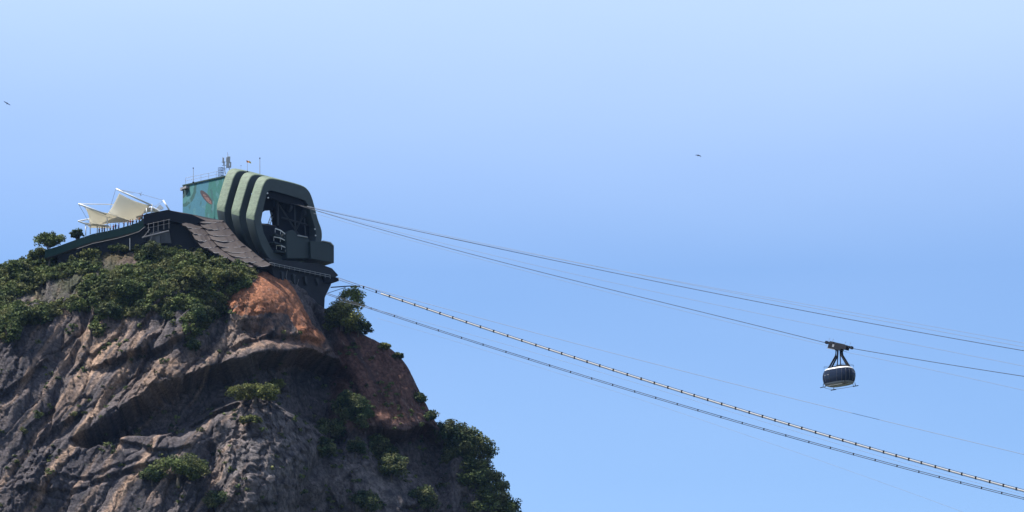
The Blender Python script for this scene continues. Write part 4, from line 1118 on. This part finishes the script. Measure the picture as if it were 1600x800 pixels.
HL, HW, HH = 3.95, 2.35, 2.05
def prof(z_):  # barrel bulge
    t_ = z_ / HH
    k_ = 1 - 0.10 * abs(t_) ** 2.2
    return k_
lower = [(-HH, 0.01, 0.01), (-HH, HL * .66, HW * .64), (-HH + .04, HL * .76, HW * .74), (-HH + .18, HL * .86, HW * .85), (-HH + .36, HL * .885, HW * .87), (-HH + .5, HL * .905, HW * .895)]
MB().grid(loft(lower, cc), closed=True).build('hull', M['hull'], car, smooth=True)
glass = [(-HH + .5, HL * .90, HW * .89), (-HH + 1.0, HL * .955, HW * .95), (-.3, HL * .99, HW * .99), (.3, HL * .99, HW * .99), (.9, HL * .955, HW * .95), (1.45, HL * .875, HW * .86)]
gl = MB().grid(loft(glass, cc), closed=True).build('window_band', M['glass'], car, smooth=True)
rim = [(1.43, HL * .885, HW * .87), (1.60, HL * .86, HW * .84), (1.74, HL * .80, HW * .77)]
MB().grid(loft(rim, cc), closed=True).build('roof_rim', M['white'], car, smooth=True)
roof = [(1.74, HL * .80, HW * .77), (1.95, HL * .72, HW * .68), (2.02, HL * .5, HW * .5), (2.03, 0.01, 0.01)]
MB().grid(loft(roof, cc), closed=True).build('roof', M['dark'], car, smooth=True)
# roof deck equipment
mb = MB(); mb.box(cc + UP * 2.08, ca_ * 2.3, cb_ * 1.1, UP * .12); mb.box(cc + UP * 2.28 + ca_ * .6, ca_ * .8, cb_ * .8, UP * .12); mb.box(cc + UP * 2.25 - ca_ * 1.4, ca_ * .5, cb_ * .5, UP * .1)
mb.build('roof_hatch', M['dark'], car)
mb = MB()
for (l0, w0) in ((-1, -1), (-1, 1), (1, 1), (1, -1)): mb.tube([cc + ca_ * l0 * 3.0 + cb_ * w0 * 1.5 + UP * 1.85, cc + ca_ * l0 * 3.0 + cb_ * w0 * 1.5 + UP * 2.35], .035, 5)
mb.tube([cc + ca_ * l0 * 3.0 + cb_ * w0 * 1.5 + UP * 2.35 for (l0, w0) in ((-1, -1), (-1, 1), (1, 1), (1, -1), (-1, -1))], .03, 5)
mb.build('roof_rail', M['dark'], car)
# window mullions and door frame
pm, nt, b = nodes_mat('window_mullion'); b.inputs['Base Color'].default_value = (0.05, 0.055, 0.07, 1)
for t_ in [math.pi * k_ / 9 for k_ in range(18)]:
    pts = []
    for (z_, hl, hw) in glass:
        a_, b_ = sup(t_, hl + .02, hw + .02); pts.append(cc + ca_ * a_ + cb_ * b_ + UP * z_)
    MB().tube(pts, 0.045, 5).build('mullion', pm, car)
# logo numerals-like emblem panel in pale paint on the right end and white decal line on the side
dec = MB()
def onside(t_, z_, k_=1.012):
    zs = [g_[0] for g_ in glass]; hl = float(np.interp(z_, zs, [g_[1] for g_ in glass])); hw = float(np.interp(z_, zs, [g_[2] for g_ in glass]))
    a_, b_ = sup(t_, hl * k_, hw * k_); return cc + ca_ * a_ + cb_ * b_ + UP * z_
for (t0, t1, z0, z1) in [(-0.02, 0.03, .35, .75), (0.06, 0.16, .35, .48), (0.06, 0.16, .62, .75), (0.08, 0.10, .35, .75), (0.14, 0.17, .35, .75)]:
    dec.grid([[onside(t0, z0), onside(t1, z0)], [onside(t0, z1), onside(t1, z1)]])
dec.build('emblem', M['hull'], car)
dec = MB()
for k_ in range(9):
    if k_ in (3, 4): continue
    t0 = -1.75 - k_ * 0.05
    dec.grid([[onside(t0, .15), onside(t0 - .03, .15)], [onside(t0, .28), onside(t0 - .03, .28)]])
dec.build('lettering', M['grey'], car)
# bumper rail and guide feet
lo = cc - UP * (HH + .25)
mb = MB()
ring = [lo + ca_ * p_[0] + cb_ * p_[1] for p_ in (sup(2 * math.pi * j / 40, HL * .88, HW * .9) for j in range(41))]
mb.tube(ring, .045, 5); mb.build('bumper_rail', M['grey'], car)
for (l0, w0) in ((.8, -.55), (.8, .55), (-.8, .55), (-.8, -.55)):
    c_ = lo + ca_ * HL * l0 * .98 + cb_ * HW * w0 * 1.5
    mb = MB(); mb.tube([c_ + UP * .75 - ca_ * .25 * l0, c_ - UP * .08], .07, 5)
    mb.tube([c_ - UP * .05 - ca_ * .75, c_ - UP * .05 + ca_ * .75], .09, 6); mb.build('guide_foot', M['dark'], car)
# hanger
hub = mid - UP * 0.9
def hang(p_): return p_
for (l0, w0) in ((-1, -1), (-1, 1), (1, 1), (1, -1)):
    top = hub + rd * l0 * 0.75 + cb_ * w0 * .25
    knee = hub - UP * 1.4 + ca_ * l0 * (0.75) + cb_ * w0 * .3
    foot = cc + UP * 1.9 + ca_ * l0 * 2.7 + cb_ * w0 * 0.4
    MB().tube([top, knee, foot], .2, 7).build('hanger_arm', M['dark'], car)
mb = MB(); mb.tube([hub - UP * .2 - ca_ * .25, cc + UP * 2.0 - ca_ * .5], .12, 6); mb.tube([hub - UP * .2 + ca_ * .25, cc + UP * 2.0 + ca_ * .5], .12, 6); mb.build('hanger_strut', M['dark'], car)
# carriage riding on the rope
cr0 = mid
half = (rail1 - rail0).length / 2
nrm = rd.cross(cb_).normalized()
if nrm.z < 0: nrm = -nrm
carr = MB()
carr.box(cr0 - nrm * .15, rd * half * .66, cb_ * .6, nrm * .5)
carr.box(cr0 - nrm * .75 - rd * half * .18, rd * half * .48, cb_ * .6, nrm * .32)
carr.box(cr0 + nrm * .35 + rd * half * .05, rd * half * .3, cb_ * .4, nrm * .2)
carr.box(cr0 + nrm * .3 - rd * half * .5, rd * half * .14, cb_ * .45, nrm * .28)
carr.box(cr0 + nrm * .15 + rd * half * .42, rd * half * .14, cb_ * .45, nrm * .3)
carr.tube([cr0 - rd * half * 1.0 , cr0 + rd * half * 1.0], .17, 8)
cg = carr.build('carriage', M['dark'], car, bevel=0.05)
for k_ in np.linspace(-.93, .93, 10):
    c_ = cr0 + rd * half * k_ + nrm * .12
    MB().tube([c_ - cb_ * .25, c_ + cb_ * .25], .30 if abs(k_) < .85 else .36, 12).build('sheave', M['dark'], cg)
mb = MB()
for k_ in (-.78, -.5, .42, .78): 
    c_ = cr0 + rd * half * k_ + nrm * .3; mb.tube([c_, c_ + nrm * .55 - rd * .15, c_ + nrm * .95 + rd * .1], .04, 5)
mb.build('rope_guard', M['grey'], cg)
mb = MB(); mb.box(cr0 - nrm * 1.1 - rd * half * .42, rd * half * .3, cb_ * .62, nrm * .06); mb.box(cr0 - nrm * .3 - rd * half * .28 - cb_ * .6, rd * .3, cb_ * .05, nrm * .3)
mb.build('service_step', M['hull'], cg)

# ------------------------------------------------------------------ birds
def bird(px, py, y, span, bank, flex, label):
    c_ = atY(px, py, y)
    rt = empty('bird', c_, label, 'bird', 'soaring birds')
    ax = Vector((math.cos(bank), 0, -math.sin(bank))); uu = Vector((math.sin(bank), 0, math.cos(bank))); fw = Vector((0.25, -0.95, 0.1)).normalized()
    mb = MB()
    mb.tube([c_ - fw * .38, c_ - fw * .2, c_, c_ + fw * .2, c_ + fw * .34, c_ + fw * .42], [.04, .10, .16, .14, .08, .02], 8)
    mb.prism([c_ - fw * .25 - ax * .04, c_ - fw * .25 + ax * .04, c_ - fw * .62 + ax * .13, c_ - fw * .56, c_ - fw * .62 - ax * .13], uu * .02)
    mb.build('body', M['bird'], rt, smooth=True)
    for s_ in (-1, 1):
        w = MB(); rows = []
        for k_ in range(7):
            t_ = k_ / 6; x_ = span / 2 * t_
            z_ = flex[0] * math.sin(t_ * 1.9) * .25 * span / 2 + flex[1] * t_ * .2
            ch = .44 * (1 - t_ * .25) if k_ < 6 else .16; fs_ = .1 - .18 * max(0, t_ - .5)
            cx = c_ + ax * s_ * x_ + uu * z_ * 1.0
            rows.append([cx + fw * (fs_ + ch / 2) , cx + fw * fs_ + uu * .03, cx + fw * (fs_ - ch / 2)])
        w.grid(rows, thick=uu * -.03); w.build('wing', M['bird'], rt, smooth=True)
    return rt
bird(11, 161.5, 900, 1.85, R(31), (0.1, 0.0), 'dark bird soaring near the left edge with wings tilted in a straight line')
bird(1091, 242.8, 940, 1.45, R(14), (0.7, -1.2), 'dark bird gliding in open sky with bent wings, left of the cable car')

# ------------------------------------------------------------------ air
HAZE = 1
if HAZE:
    hm = bpy.data.materials.new('haze'); hm.use_nodes = True; nt = hm.node_tree; nt.nodes.clear()
    oo = nt.nodes.new('ShaderNodeOutputMaterial'); pv = nt.nodes.new('ShaderNodeVolumePrincipled')
    pv.inputs['Color'].default_value = (0.30, 0.52, 1.0, 1); pv.inputs['Density'].default_value = 0.000011; pv.inputs['Anisotropy'].default_value = 0.0
    nt.links.new(pv.outputs[0], oo.inputs['Volume'])
    mb = MB(); mb.prism([(-6100, -6100, -7), (6100, -6100, -7), (6100, 6100, -7), (-6100, 6100, -7)], (0, 0, 400))
    hz = mb.build('haze', hm, origin=(0, 0, 0)); tag(hz, 'thin blue summer haze filling the air', 'haze', kind='stuff')
